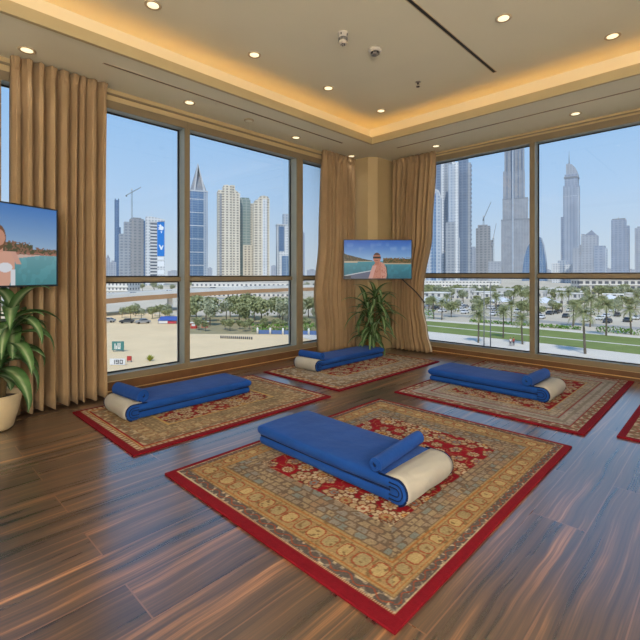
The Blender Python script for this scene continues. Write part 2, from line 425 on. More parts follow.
slot((-4.662, 1.619), (-4.662, 5.341), CZ, 0.026, 'thin black slot diffuser in the lower ceiling along the left windows')
slot((-4.159, 6.20), (0.6, 6.20), CZ, 0.026, 'thin black slot diffuser in the lower ceiling along the right windows')

d = empty('ceiling_detector', (-2.914, 3.351, TZ), 0, 'small cylindrical detector hanging from the raised ceiling', 'detector')
MB().lathe([(0.055, 0), (0.055, -0.006), (0.046, -0.008), (0.046, -0.075)], 24).build('body', M['whitep'], d)
MB().lathe([(0.047, -0.055), (0.048, -0.056), (0.048, -0.085), (0.047, -0.086)], 24).build('grey_collar', M['greyp'], d)
MB().lathe([(0.043, -0.086), (0.043, -0.112), (0.034, -0.120)], 24).build('sensor_cap', M['whitep'], d)
mm = MB()
for k in range(5): mm.lathe([(0.006, -0.1195), (0.006, -0.124)], 8, (0.02 * math.cos(k * 1.257), 0.02 * math.sin(k * 1.257), 0))
mm.build('grille_hole', M['dark'], [o for o in kids(d) if o.name.startswith('sensor_cap')][0])
for k in range(4):
    a = k * PI / 2 + 0.3
    MB().box((-0.006, -0.004, -0.035), (0.006, 0.004, -0.015), M=Matrix.Rotation(a, 4, 'Z') @ Matrix.Translation((0, 0.045, 0))).build('vent_slot', M['dark'], d)
d = empty('smoke_detector', (-2.866, 3.836, TZ), 0, 'round white smoke detector with a dark grille on the raised ceiling', 'smoke detector')
MB().lathe([(0.072, 0), (0.074, -0.022), (0.064, -0.036), (0.056, -0.040)], 28).build('body', M['whitep'], d)
MB().lathe([(0.046, -0.040), (0.044, -0.062), (0.030, -0.072)], 24).build('chamber', M['greyp'], d)
mm = MB()
for k in range(10):
    mm.box((-0.008, 0.0425, -0.061), (0.008, 0.0475, -0.043), M=Matrix.Rotation(k * PI / 5, 4, 'Z'))
mm.build('grille_slot', M['dark'], d)
d = empty('sprinkler', (-2.956, 4.882, TZ), 0, 'small dark sprinkler head on the raised ceiling', 'sprinkler')
MB().lathe([(0.035, 0), (0.034, -0.006), (0.014, -0.010)], 20).build('escutcheon', M['metal'], d)
mm = MB().lathe([(0.011, -0.01), (0.009, -0.03)], 12)
mm.tube([(0.010, 0, -0.028), (0.018, 0, -0.042), (0.004, 0, -0.058)], 0.003, 6).tube([(-0.010, 0, -0.028), (-0.018, 0, -0.042), (-0.004, 0, -0.058)], 0.003, 6)
mm.build('body', M['dark'], d)
MB().lathe([(0.006, -0.058), (0.024, -0.060), (0.024, -0.064), (0.006, -0.064)], 16).build('deflector', M['dark'], d)
d = empty('ceiling_speaker', (-4.911, 3.635, CZ), 0, 'small beige disc on the lower ceiling above the left windows', 'ceiling speaker')
MB().lathe([(0.07, 0), (0.07, -0.012), (0.058, -0.02)], 28).build('rim', M['ring'], d)
MB().lathe([(0.054, -0.019), (0.04, -0.024), (0.001, -0.026)], 28, cap=False).build('grille', M['ceil'], d)

# three unseen fill lamps, added behind the camera to brighten the ceiling
M['globe'] = emit('fill_globe_glow', (255, 238, 210), 3.0)
def fill_lamp(x, y, label):
    root = empty('fill_lamp', (x, y, 0), 0, label, 'fill lamp')
    MB().lathe([(0.15, 0), (0.15, 0.015), (0.03, 0.03)], 28).build('base', M['metal'], root)
    MB().lathe([(0.012, 0.03), (0.012, 1.32)], 12).build('pole', M['metal'], root)
    pr = [(0.02 if k in (0, 16) else 0.20 * math.sin(PI * k / 16), 1.50 - 0.20 * math.cos(PI * k / 16)) for k in range(17)]
    MB().lathe(pr, 32).build('fill_globe', M['globe'], root)
    l = bpy.data.lights.new('fill_light', 'POINT'); l.energy = FILL_W; l.color = (1.0, 0.95, 0.89); l.shadow_soft_size = 0.22
    o = bpy.data.objects.new('fill_light', l); COL.objects.link(o); o.location = (x, y, 1.50 + 0.24 + 0.22)
FILL_W = 180
fill_lamp(2.2, -1.7, 'added globe fill lamp in the far corner behind the camera')
fill_lamp(2.75, -0.3, 'added globe fill lamp by the side wall behind the camera')
fill_lamp(0.7, -2.1, 'added globe fill lamp by the back wall behind the camera')

# ------------------------------------------------------------------ rugs: the woven pattern is worked out knot by knot
def srgb2lin(a):
    a = np.clip(a, 0, 255) / 255.0
    return np.where(a <= 0.04045, a / 12.92, ((a + 0.055) / 1.055) ** 2.4)

def smooth_noise(ny, nx, cell, rs):
    gy, gx = int(ny / cell) + 3, int(nx / cell) + 3
    g = rs.rand(gy, gx)
    y = np.arange(ny) / cell; x = np.arange(nx) / cell
    y0 = y.astype(int); x0 = x.astype(int); fy = (y - y0)[:, None]; fx = (x - x0)[None, :]
    fy = fy * fy * (3 - 2 * fy); fx = fx * fx * (3 - 2 * fx)
    a = g[np.ix_(y0, x0)]; b = g[np.ix_(y0, x0 + 1)]; c_ = g[np.ix_(y0 + 1, x0)]; d_ = g[np.ix_(y0 + 1, x0 + 1)]
    return a * (1 - fy) * (1 - fx) + b * (1 - fy) * fx + c_ * fy * (1 - fx) + d_ * fy * fx

def rug_colours(W, Ln, res, st, seed):
    """W along x, Ln along y (metres) -> xs, ys, rgb (sRGB 0..255)"""
    rs = np.random.RandomState(seed)
    nx, ny = int(W / res) + 1, int(Ln / res) + 1
    xs = np.linspace(0, W, nx); ys = np.linspace(0, Ln, ny)
    X, Y = np.meshgrid(xs, ys)
    dist = np.stack([X / st['bl'], (W - X) / st['br'], Y / st['bb'], (Ln - Y) / st['bt']])
    side = dist.argmin(0); v = dist.min(0)
    S = np.where(side < 2, Y, X)                         # runs along the border
    bw = np.choose(side, [st['bl'], st['br'], st['bb'], st['bt']])
    out = np.zeros((ny, nx, 3))
    P = st['pal']
    n1 = smooth_noise(ny, nx, 0.012 / res + 1, rs); n2 = smooth_noise(ny, nx, 0.03 / res + 1, rs); n3 = smooth_noise(ny, nx, 0.15 / res + 1, rs)
    def put(m, c): out[m] = c
    def blend(m, c, k): out[m] = out[m] * (1 - k) + np.array(c) * k
    # tiers of the border, outside in
    tiers = st['tiers']
    for (v0, v1, kind) in tiers:
        m = (v >= v0) & (v < v1)
        tv = (v - v0) / (v1 - v0)
        wid = (v1 - v0) * bw
        if kind == 'dots':
            put(m, P['rust']); put(m & ((S / 0.011 % 1.0) < 0.6) & (np.abs(tv - .5) < .36), P['cream'])
        elif kind == 'grey':                             # grey band with a dark wandering stem and pale leaves
            put(m, P['grey'])
            per = wid * 2.2
            wave = 0.5 + 0.28 * np.sin(2 * PI * S / per)
            put(m & (n1 > 0.60), P['greydark']); put(m & (n1 < 0.26), P['cream'])
            ph = (S / per * 2) % 1.0
            leaf = ((ph - 0.5) * per / 2) ** 2 + ((tv - (0.5 + 0.22 * np.sign(np.sin(2 * PI * S / per)))) * wid) ** 2
            put(m & (leaf < (wid * 0.30) ** 2), P['steel']); put(m & (leaf < (wid * 0.30) ** 2) & (n1 > 0.55), P['greydark'])
            put(m & (np.abs(leaf - (wid * 0.30) ** 2) < (wid * 0.012)), P['greydark'])
            put(m & (np.abs(tv - wave) < 0.07), P['rust'])
        elif kind == 'gold':
            put(m, P['gold']); put(m & (n1 > 0.74), P['golddark']); put(m & (np.abs(tv - 0.5) < 0.10), P['rustlight'])
            put(m & ((tv < 0.08) | (tv > 0.92)), P['golddark'])
        elif kind == 'cart':                             # row of rounded cartouches
            put(m, P['gold2']); put(m & (n1 > 0.70), P['golddark'])
            per = st['cper']
            i = np.floor(S / per); du = (S / per - i - 0.5) * per; dv = (tv - 0.5) * wid
            jit = 0.75 + 0.35 * ((i * 0.618) % 1.0)
            e = (np.abs(du) / (per * 0.40 * jit)) ** 3 + (np.abs(dv) / (wid * 0.42)) ** 3
            put(m & (e < 1.45), P['rust']); put(m & (e < 0.85), P['cartA'])
            put(m & (e < 0.85) & ((i % 2) == 0), P['cartB'])
            put(m & (e < 0.75) & (n1 > 0.78), P['golddark'])
        elif kind == 'brick':                            # grey-brown broken mosaic band
            rows = 4
            rI = np.floor(tv * rows); rF = tv * rows - rI
            per = st['bper'] * (1.0 + 0.15 * rI)
            sh = S / per + rI * 0.43 + (n2 - 0.5) * 0.5
            cI = np.floor(sh); cF = sh - cI
            h = np.modf(np.abs(np.sin(cI * 12.9898 + rI * 78.233) * 43758.5453))[0]
            pal = np.array([P['brickA'], P['brickB'], P['brickC'], P['brickD'], P['brickE']])
            cc = pal[np.minimum((h * 5).astype(int), 4)]
            out[m] = cc[m]
            edge = (cF < 0.12) | (cF > 0.90) | (rF < 0.12) | (rF > 0.92)
            put(m & edge, P['brickline']); put(m & (n1 > 0.76), P['brickline'])
        elif kind == 'line':
            put(m, P['red'])
        elif kind == 'goldline':
            put(m, P['goldlight'])
    # field
    fx0, fx1, fy0, fy1 = st['bl'], W - st['br'], st['bb'], Ln - st['bt']
    fm = v >= 1.0
    put(fm, P['red']); blend(fm & (n3 > 0.5), P['reddark'], 0.35)
    # curling tendrils
    t1 = smooth_noise(ny, nx, 0.045 / res + 1, rs)
    put(fm & (np.abs(t1 - 0.5) < 0.028), P['tendril'])
    # rosettes
    cell = st['cell']
    cw, chh = fx1 - fx0, fy1 - fy0
    pts = []
    iy = 0; y = fy0 + cell * 0.35
    while y < fy1:
        x = fx0 + cell * (0.35 if iy % 2 == 0 else 0.85); ix = 0
        while x < fx1:
            pts.append((x + rs.uniform(-.22, .22) * cell, y + rs.uniform(-.22, .22) * cell, cell * rs.choice([0.28, 0.36, 0.46, 0.54]), rs.randint(0, 4), rs.uniform(0, 6.28)))
            x += cell; ix += 1
        y += cell * 0.82; iy += 1
    for (cx, cy, r, kd, ph) in pts:
        x0, x1 = np.searchsorted(xs, [cx - r * 1.4, cx + r * 1.4]); y0, y1 = np.searchsorted(ys, [cy - r * 1.4, cy + r * 1.4])
        if x1 <= x0 or y1 <= y0: continue
        xx, yy = X[y0:y1, x0:x1] - cx, Y[y0:y1, x0:x1] - cy
        sq = [1.0, 0.75, 1.0, 0.85][kd]
        ca, sa = math.cos(ph), math.sin(ph)
        xr, yr = xx * ca + yy * sa, (-xx * sa + yy * ca) / sq
        rad = np.hypot(xr, yr) / r; an = np.arctan2(yr, xr)
        pet = 1.0 + 0.14 * np.cos(an * [8, 5, 6, 10][kd])
        q = rad / pet
        sub = out[y0:y1, x0:x1]; fmm = fm[y0:y1, x0:x1]
        sub[(q < 1.16) & fmm] = P['petaledge']
        sub[(q < 1.0) & fmm] = [P['cream'], P['tan'], P['tan'], P['cream']][kd]
        sub[(q < 0.95) & (np.cos(an * [8, 5, 6, 10][kd]) < -0.72) & (q > 0.3) & fmm] = P['petaledge']
        sub[(q < 0.58) & (q > 0.46) & fmm] = P['rust']
        sub[(q < 0.46) & fmm] = [P['goldlight'], P['steel'], P['cream'], P['gold']][kd]
        sub[(q < 0.2) & fmm] = P['rust']
    # scalloped spandrels where the mosaic band bites into the field
    sp = st.get('span', 0)
    if sp:
        cxd = np.minimum(X - fx0, fx1 - X); cyd = np.minimum(Y - fy0, fy1 - Y)
        q = cxd + cyd + 0.025 * np.cos(np.arctan2(cyd, cxd) * 14)
        m = fm & (q < sp)
        h = n2 * 5 % 1.0
        pal = np.array([P['brickA'], P['brickB'], P['brickC'], P['cream'], P['brickE']])
        out[m] = pal[np.minimum((h * 5).astype(int), 4)][m]
        put(m & (n1 > 0.62), P['brickline']); put(fm & (np.abs(q - sp) < 0.012), P['petaledge'])
    grain = 1.0 + 0.20 * (rs.rand(ny, nx, 1) - 0.5) + 0.12 * (n3[..., None] - 0.5)
    return xs, ys, out * grain

def rug(x0, x1, y0, y1, res, st, seed, label):
    W, Ln = x1 - x0, y1 - y0
    rl, rr, rb, rtp = st['red4']
    root = empty('persian_rug', ((x0 + x1) / 2, (y0 + y1) / 2, 0), 0, label, 'rug', 'red bordered persian rugs')
    xs, ys, rgb = rug_colours(W - rl - rr, Ln - rb - rtp, res, st, seed)
    nx, ny = len(xs), len(ys)
    X, Y = np.meshgrid(xs + rl - W / 2, ys + rb - Ln / 2)
    T = 0.013
    co_ = np.stack([X.ravel(), Y.ravel(), np.full(X.size, T)], 1)
    idx = np.arange(nx * ny).reshape(ny, nx)
    quads = np.stack([idx[:-1, :-1].ravel(), idx[:-1, 1:].ravel(), idx[1:, 1:].ravel(), idx[1:, :-1].ravel()], 1)
    me = bpy.data.meshes.new('woven_pile')
    me.vertices.add(nx * ny); me.vertices.foreach_set('co', co_.ravel().astype(np.float32))
    nq = len(quads)
    me.loops.add(nq * 4); me.loops.foreach_set('vertex_index', quads.ravel().astype(np.int32))
    me.polygons.add(nq); me.polygons.foreach_set('loop_start', np.arange(0, nq * 4, 4, dtype=np.int32)); me.polygons.foreach_set('loop_total', np.full(nq, 4, dtype=np.int32))
    me.update(calc_edges=True); me.validate()
    a = me.attributes.new('col', 'FLOAT_COLOR', 'POINT')
    cl = np.ones((nx * ny, 4), np.float32); cl[:, :3] = srgb2lin(rgb).reshape(-1, 3)
    a.data.foreach_set('color', cl.ravel())
    me.materials.append(M['rug'])
    o = bpy.data.objects.new('woven_pile', me); COL.objects.link(o); o.parent = root
    w_, l_ = W / 2, Ln / 2
    mb = MB()
    T2 = T + 0.001
    mb.box((-w_, -l_, 0), (w_, -l_ + rb, T2)).box((-w_, l_ - rtp, 0), (w_, l_, T2)).box((-w_, -l_ + rb, 0), (-w_ + rl, l_ - rtp, T2)).box((w_ - rr, -l_ + rb, 0), (w_, l_ - rtp, T2))
    mb.box((-w_ + rl, -l_ + rb, 0), (w_ - rr, l_ - rtp, 0.006))
    tag(mb.build('binding', M['rugred'], root, bevel=0.003, segs=2), 'plain deep red border')
    return root

PAL = dict(red=(136, 14, 30), reddark=(100, 10, 24), cream=(178, 162, 136), tan=(164, 142, 112), petaledge=(96, 54, 36), tendril=(150, 98, 64), rust=(138, 70, 46), rustlight=(150, 100, 58),
           gold=(152, 128, 90), gold2=(146, 122, 86), golddark=(118, 96, 66), goldlight=(178, 146, 90), grey=(132, 124, 112), greydark=(84, 78, 76), steel=(112, 114, 114),
           cartA=(166, 146, 104), cartB=(146, 132, 98), brickA=(138, 124, 108), brickB=(128, 124, 118), brickC=(146, 130, 106), brickD=(118, 124, 120), brickE=(140, 116, 94), brickline=(106, 90, 76))
T1 = [(0, .026, 'dots'), (.026, .150, 'grey'), (.150, .24, 'gold'), (.24, .47, 'cart'), (.47, .58, 'gold'), (.58, 1.0, 'brick')]
near_st = dict(bl=.33, br=.36, bb=.50, bt=.42, cper=.105, bper=.062, cell=.145, red4=(.035, .05, .07, .03), pal=PAL, tiers=T1, span=.09)
rug(-2.86, -0.945, 1.393, 3.905, 0.0055, near_st, 3, 'large persian rug with gold cartouche border nearest the camera')
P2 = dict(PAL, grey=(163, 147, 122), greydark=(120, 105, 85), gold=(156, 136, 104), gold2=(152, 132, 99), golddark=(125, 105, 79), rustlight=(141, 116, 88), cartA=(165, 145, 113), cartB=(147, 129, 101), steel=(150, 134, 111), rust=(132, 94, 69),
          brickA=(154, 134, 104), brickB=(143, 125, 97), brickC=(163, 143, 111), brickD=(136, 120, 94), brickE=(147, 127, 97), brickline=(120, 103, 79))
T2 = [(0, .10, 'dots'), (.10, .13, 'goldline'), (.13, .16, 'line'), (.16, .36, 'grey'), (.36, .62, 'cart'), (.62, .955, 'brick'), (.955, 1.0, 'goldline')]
left_st = dict(bl=.56, br=.40, bb=.46, bt=.46, cper=.085, bper=.05, cell=.11, red4=(.03, .06, .06, .03), pal=P2, tiers=T2, span=.10)
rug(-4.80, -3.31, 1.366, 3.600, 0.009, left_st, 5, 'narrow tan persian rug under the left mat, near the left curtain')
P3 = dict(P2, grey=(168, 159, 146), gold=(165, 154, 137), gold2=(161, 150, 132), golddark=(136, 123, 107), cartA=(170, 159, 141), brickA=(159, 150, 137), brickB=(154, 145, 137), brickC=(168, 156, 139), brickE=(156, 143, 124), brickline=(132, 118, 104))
back_st = dict(bl=.50, br=.42, bb=.50, bt=.36, cper=.085, bper=.05, cell=.11, red4=(.03, .055, .055, .03), pal=P3, tiers=T2, span=.06)
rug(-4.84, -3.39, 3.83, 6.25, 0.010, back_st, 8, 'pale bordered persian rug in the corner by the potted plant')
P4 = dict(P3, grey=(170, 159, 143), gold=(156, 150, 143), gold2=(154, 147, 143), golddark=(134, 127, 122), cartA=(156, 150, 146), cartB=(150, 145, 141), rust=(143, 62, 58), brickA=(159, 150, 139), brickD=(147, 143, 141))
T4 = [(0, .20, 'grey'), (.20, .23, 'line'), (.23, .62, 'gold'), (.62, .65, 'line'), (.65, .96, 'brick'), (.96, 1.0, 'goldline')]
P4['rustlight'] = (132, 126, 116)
right_st = dict(bl=.42, br=.37, bb=.44, bt=.50, cper=.09, bper=.05, cell=.11, red4=(.03, .065, .05, .03), pal=P4, tiers=T4, span=.05)
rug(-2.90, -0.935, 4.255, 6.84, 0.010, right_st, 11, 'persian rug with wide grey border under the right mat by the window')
right2 = dict(right_st, red4=(.06, .05, .05, .03))
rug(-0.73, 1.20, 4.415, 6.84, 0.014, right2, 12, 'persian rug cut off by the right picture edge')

# ------------------------------------------------------------------ folded mats, local +x = the white end
def cushion(x0, x1, W, z0, z1, r_end, sag=0.0, ph=0.0):
    """soft slab: rounded section swept along x, rounded ends, a slight sag and wander"""
    nS, nC = 30, 40
    mb = MB(); vs = []
    h = z1 - z0; r = h * 0.48
    ts = []
    for i in range(nS + 1):
        t = i / nS; ts.append(0.5 - 0.5 * math.cos(PI * t))
    for t in ts:
        x = x0 + (x1 - x0) * t
        e = min((x - x0), (x1 - x)); k = 1.0
        if e < r_end: k = math.sqrt(max(0.0, 1 - (1 - e / r_end) ** 2))
        k = max(k, 0.02)
        hh = h * (0.10 + 0.90 * k); ww = W - 2 * r_end * 0.35 * (1 - k)
        rr = min(r, hh * 0.48)
        zc_ = (z0 + z1) / 2 + sag * math.sin(4.2 * x + ph); yc_ = 0.006 * math.sin(3.3 * x + ph)
        for q in range(nC):
            a_ = 2 * PI * q / nC
            ca, sa = math.cos(a_), math.sin(a_)
            sx = (1 if ca >= 0 else -1); sz = (1 if sa >= 0 else -1)
            y = sx * (ww / 2 - rr) * (1 if abs(ca) > 0.02 else 0) + rr * ca
            # spread samples over the flats
            f_ = max(-1, min(1, ca * 1.6)); y = f_ * (ww / 2 - rr) + rr * ca * (1 if abs(f_) >= 1 else abs(f_))
            z = sz * (hh / 2 - rr) * min(1, abs(sa) * 6) + rr * sz * min(1.0, abs(sa) * 1.15)
            crown = 0.004 * math.cos(PI * y / W) * (1 if sa > 0 else 0)
            vs.append((x, y + yc_, zc_ + z + crown))
    fs = [tuple(range(nC))[::-1], tuple(nS * nC + q for q in range(nC))]
    for i in range(nS):
        for q in range(nC):
            q2 = (q + 1) % nC
            fs.append((i * nC + q, i * nC + q2, (i + 1) * nC + q2, (i + 1) * nC + q))
    mb.add(vs, fs, 0, True)
    bm = bmesh.new(); me = bpy.data.meshes.new('tmp'); me.from_pydata(mb.v, [], mb.f); bm.from_mesh(me); bmesh.ops.recalc_face_normals(bm, faces=bm.faces); bm.to_mesh(me); bm.free()
    mb.f = [tuple(p.vertices) for p in me.polygons]; bpy.data.meshes.remove(me)
    return mb

def folded_mat(x, y, rz, Lm, W, H, label, lean=0.0):
    root = empty('folded_mat', (x, y, 0.0145), rz, label, 'mat', 'blue folded floor mats')
    hl = H * 0.47
    xe = Lm - H / 2 + 0.01
    low = cushion(0.012, xe, W - 0.012, 0.0, hl + 0.002, 0.035, 0.0, 1.0).build('lower_layer', M['blue'], root)
    up = cushion(-0.012, xe, W, hl + 0.001, H, 0.042, 0.0016, 2.0).build('upper_layer', M['blue'], root)
    # seams along the long sides where the layers meet
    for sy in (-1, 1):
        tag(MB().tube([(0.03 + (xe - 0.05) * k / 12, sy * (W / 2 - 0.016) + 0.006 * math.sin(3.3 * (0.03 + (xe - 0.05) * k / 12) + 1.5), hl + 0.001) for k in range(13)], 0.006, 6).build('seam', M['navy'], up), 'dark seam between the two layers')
    # the bend at the +x end
    pr = []
    for k in range(25):
        a_ = -PI / 2 + PI * k / 24
        pr.append((Lm - H / 2 + 0.95 * H / 2 * math.cos(a_), H / 2 + H / 2 * math.sin(a_)))
    pr += [(Lm - H / 2 - 0.05, H), (Lm - H / 2 - 0.05, 0.0)]
    n = len(pr); mb = MB()
    mb.add([(p[0], -W / 2, p[1]) for p in pr] + [(p[0], W / 2, p[1]) for p in pr], [tuple(range(n)), tuple(range(n, 2 * n))[::-1]] + [(k, n + k, n + (k + 1) % n, (k + 1) % n) for k in range(n)], 0, True)
    bend = mb.build('fold_bend', M['blue'], root, bevel=0.020, segs=5, angle=50)
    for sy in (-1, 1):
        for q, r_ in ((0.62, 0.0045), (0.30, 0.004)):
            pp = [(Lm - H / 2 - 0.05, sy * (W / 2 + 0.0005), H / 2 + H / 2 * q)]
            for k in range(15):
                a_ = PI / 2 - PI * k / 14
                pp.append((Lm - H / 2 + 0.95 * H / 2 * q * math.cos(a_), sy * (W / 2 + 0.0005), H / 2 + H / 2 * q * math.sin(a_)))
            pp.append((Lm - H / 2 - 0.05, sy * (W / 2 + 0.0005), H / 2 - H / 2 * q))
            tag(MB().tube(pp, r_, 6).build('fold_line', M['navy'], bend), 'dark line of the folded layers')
    # white end cover hugging the bend
    r = H / 2 + 0.006
    path = [(Lm - H / 2 - 0.085, H + 0.004), (Lm - H / 2 - 0.04, H + 0.005)]
    for k in range(17):
        a = PI / 2 - PI * k / 16
        path.append((Lm - H / 2 + 0.95 * r * math.cos(a) * (1 + 0.05 * math.sin(2 * a)), H / 2 + r * math.sin(a)))
    path = [(p[0], max(p[1], 0.001)) for p in path]
    path.append((Lm - H / 2 - 0.02, 0.001))
    m2 = MB(); vs = []; sc = 15
    for j in range(sc):
        t = j / (sc - 1); ed = 0.006 * (1 - (2 * t - 1) ** 6)
        yy = -W / 2 + 0.014 + (W - 0.028) * t
        for i, (px, pz) in enumerate(path):
            nx_ = (px - (Lm - H / 2)); nz = pz - H / 2; ll = math.hypot(nx_, nz) or 1
            puff = (ed + 0.012 * math.sin(PI * t) * math.sin(PI * min(1, i / 15)) + 0.003 * math.sin(t * 9 + i * 0.5)) if 1 < i < len(path) - 3 else ed * 0.5
            vs.append((px + nx_ / ll * puff, yy, max(0.001, pz + nz / ll * puff)))
    fs = []
    k_ = len(path)
    for j in range(sc - 1):
        for i in range(k_ - 1): fs.append((j * k_ + i, j * k_ + i + 1, (j + 1) * k_ + i + 1, (j + 1) * k_ + i))
    m2.add(vs, fs, 0, True)
    e = m2.build('end_cover', M['white'], bend)
    s = e.modifiers.new('solid', 'SOLIDIFY'); s.thickness = 0.006; s.offset = -1
    tag(e, 'off-white cloth end of the mat')
    # dark piping round the bend and along the lower seam
    for sy in (-1, 1):
        pp = [(Lm - H / 2 - 0.13, sy * (W / 2 - 0.008), H - 0.002)]
        for k in range(15):
            a = PI / 2 - PI * k / 14 * 0.93
            pp.append((Lm - H / 2 + 0.97 * (H / 2) * math.cos(a), sy * (W / 2 - 0.007), H / 2 + (H / 2) * math.sin(a)))
        tag(MB().tube(pp, 0.0065, 8).build('piping', M['navy'], bend), 'dark navy piping')
    return root
Z0 = 0.0145
folded_mat(-2.81, 2.445, 0, 1.43, 0.575, 0.155, 'blue folded mat with white end on the largest, nearest rug')
folded_mat(-4.36, 3.05, R(-90), 1.44, 0.56, 0.15, 'blue folded mat on the narrow rug by the left window')
folded_mat(-4.49, 5.95, R(-90), 1.64, 0.46, 0.15, 'blue folded mat on the corner rug in front of the potted plant')
folded_mat(-2.885, 5.31, 0, 1.46, 0.60, 0.155, 'blue folded mat on the grey bordered rug by the right window')

def bolster(x, y, z, rz, Ln, rad, label, th=0.016):
    """a sheet of cloth rolled up tight, local axis along x"""
    root = empty('rolled_bolster', (x, y, z), rz, label, 'bolster', 'rolled blue bolsters')
    turns = 2.4; n = 90
    r0 = rad - th * 0.5
    step = (r0 - 0.012) / turns
    outer, inner = [], []
    for k in range(n + 1):
        a = 2 * PI * turns * k / n
        rr = 0.012 + step * a / (2 * PI)
        h = min(step * 0.47, th)
        outer.append(((rr + h) * math.cos(a + 1.2), (rr + h) * math.sin(a + 1.2))); inner.append(((rr - h) * math.cos(a + 1.2), (rr - h) * math.sin(a + 1.2)))
    zmin = min(p[1] for p in outer)
    mb = MB(); vs = []; secs = 9
    ring = outer + inner[::-1]; m = len(ring)
    for j in range(secs):
        t = j / (secs - 1)
        sq = 1.0 - 0.05 * (abs(2 * t - 1) ** 4)
        for (yy, zz) in ring: vs.append((-Ln / 2 + Ln * t, yy * sq, (zz - zmin)))
    fs = []
    for j in range(secs - 1):
        for k in range(m):
            k2 = (k + 1) % m
            fs.append((j * m + k, (j + 1) * m + k, (j + 1) * m + k2, j * m + k2))
    # end faces as quad strips between the two spirals
    for j, fl in ((0, False), (secs - 1, True)):
        for k in range(n):
            q = (j * m + k, j * m + k + 1, j * m + (m - 2 - k), j * m + (m - 1 - k))
            fs.append(q[::-1] if fl else q)
    mb.add(vs, fs, 0, True)
    rl_ = mb.build('roll', M['blue'], root, bevel=0.004, segs=2, angle=55)
    # soft core fills the spiral
    tag(MB().tube([(-Ln / 2 + 0.006, 0, -zmin), (Ln / 2 - 0.006, 0, -zmin)], rad * 0.86, 24).build('core', M['navy'], rl_), 'dark inside of the roll')
    return root
zt_ = Z0 + 0.157
bolster(-1.640, 2.455, zt_, R(95), 0.60, 0.052, 'thin blue bolster lying across the mat on the nearest rug')
bolster(-4.36, 1.765, zt_ - 0.004, R(6), 0.50, 0.068, 'thick blue bolster on the mat by the left window')
bolster(-4.49, 4.455, zt_ - 0.004, R(3), 0.43, 0.060, 'blue bolster on the mat in the corner near the plant')
bolster(-1.640, 5.26, zt_, R(88), 0.56, 0.066, 'blue bolster on the mat by the right window')

# ------------------------------------------------------------------ televisions
def screen_mesh(W, H, nx, ny, fn):
    """picture on the screen: fn(u, v) -> rgb, u left to right, v top to bottom"""
    u = np.linspace(0, 1, nx); v = np.linspace(0, 1, ny)
    U, V = np.meshgrid(u, v)
    rgb = fn(U, V)
    co_ = np.stack([(U - 0.5).ravel() * W, np.zeros(U.size), (0.5 - V).ravel() * H], 1)
    idx = np.arange(nx * ny).reshape(ny, nx)
    q = np.stack([idx[1:, :-1].ravel(), idx[1:, 1:].ravel(), idx[:-1, 1:].ravel(), idx[:-1, :-1].ravel()], 1)
    me = bpy.data.meshes.new('screen'); me.from_pydata(co_.tolist(), [], q.tolist()); me.update()
    a = me.attributes.new('col', 'FLOAT_COLOR', 'POINT')
    cl = np.ones((nx * ny, 4), np.float32); cl[:, :3] = srgb2lin(rgb).reshape(-1, 3)
    a.data.foreach_set('color', cl.ravel()); me.materials.append(M['screen'])
    return me
def mixc(a, b, t): return np.array(a) * (1 - t[..., None]) + np.array(b) * t[..., None]
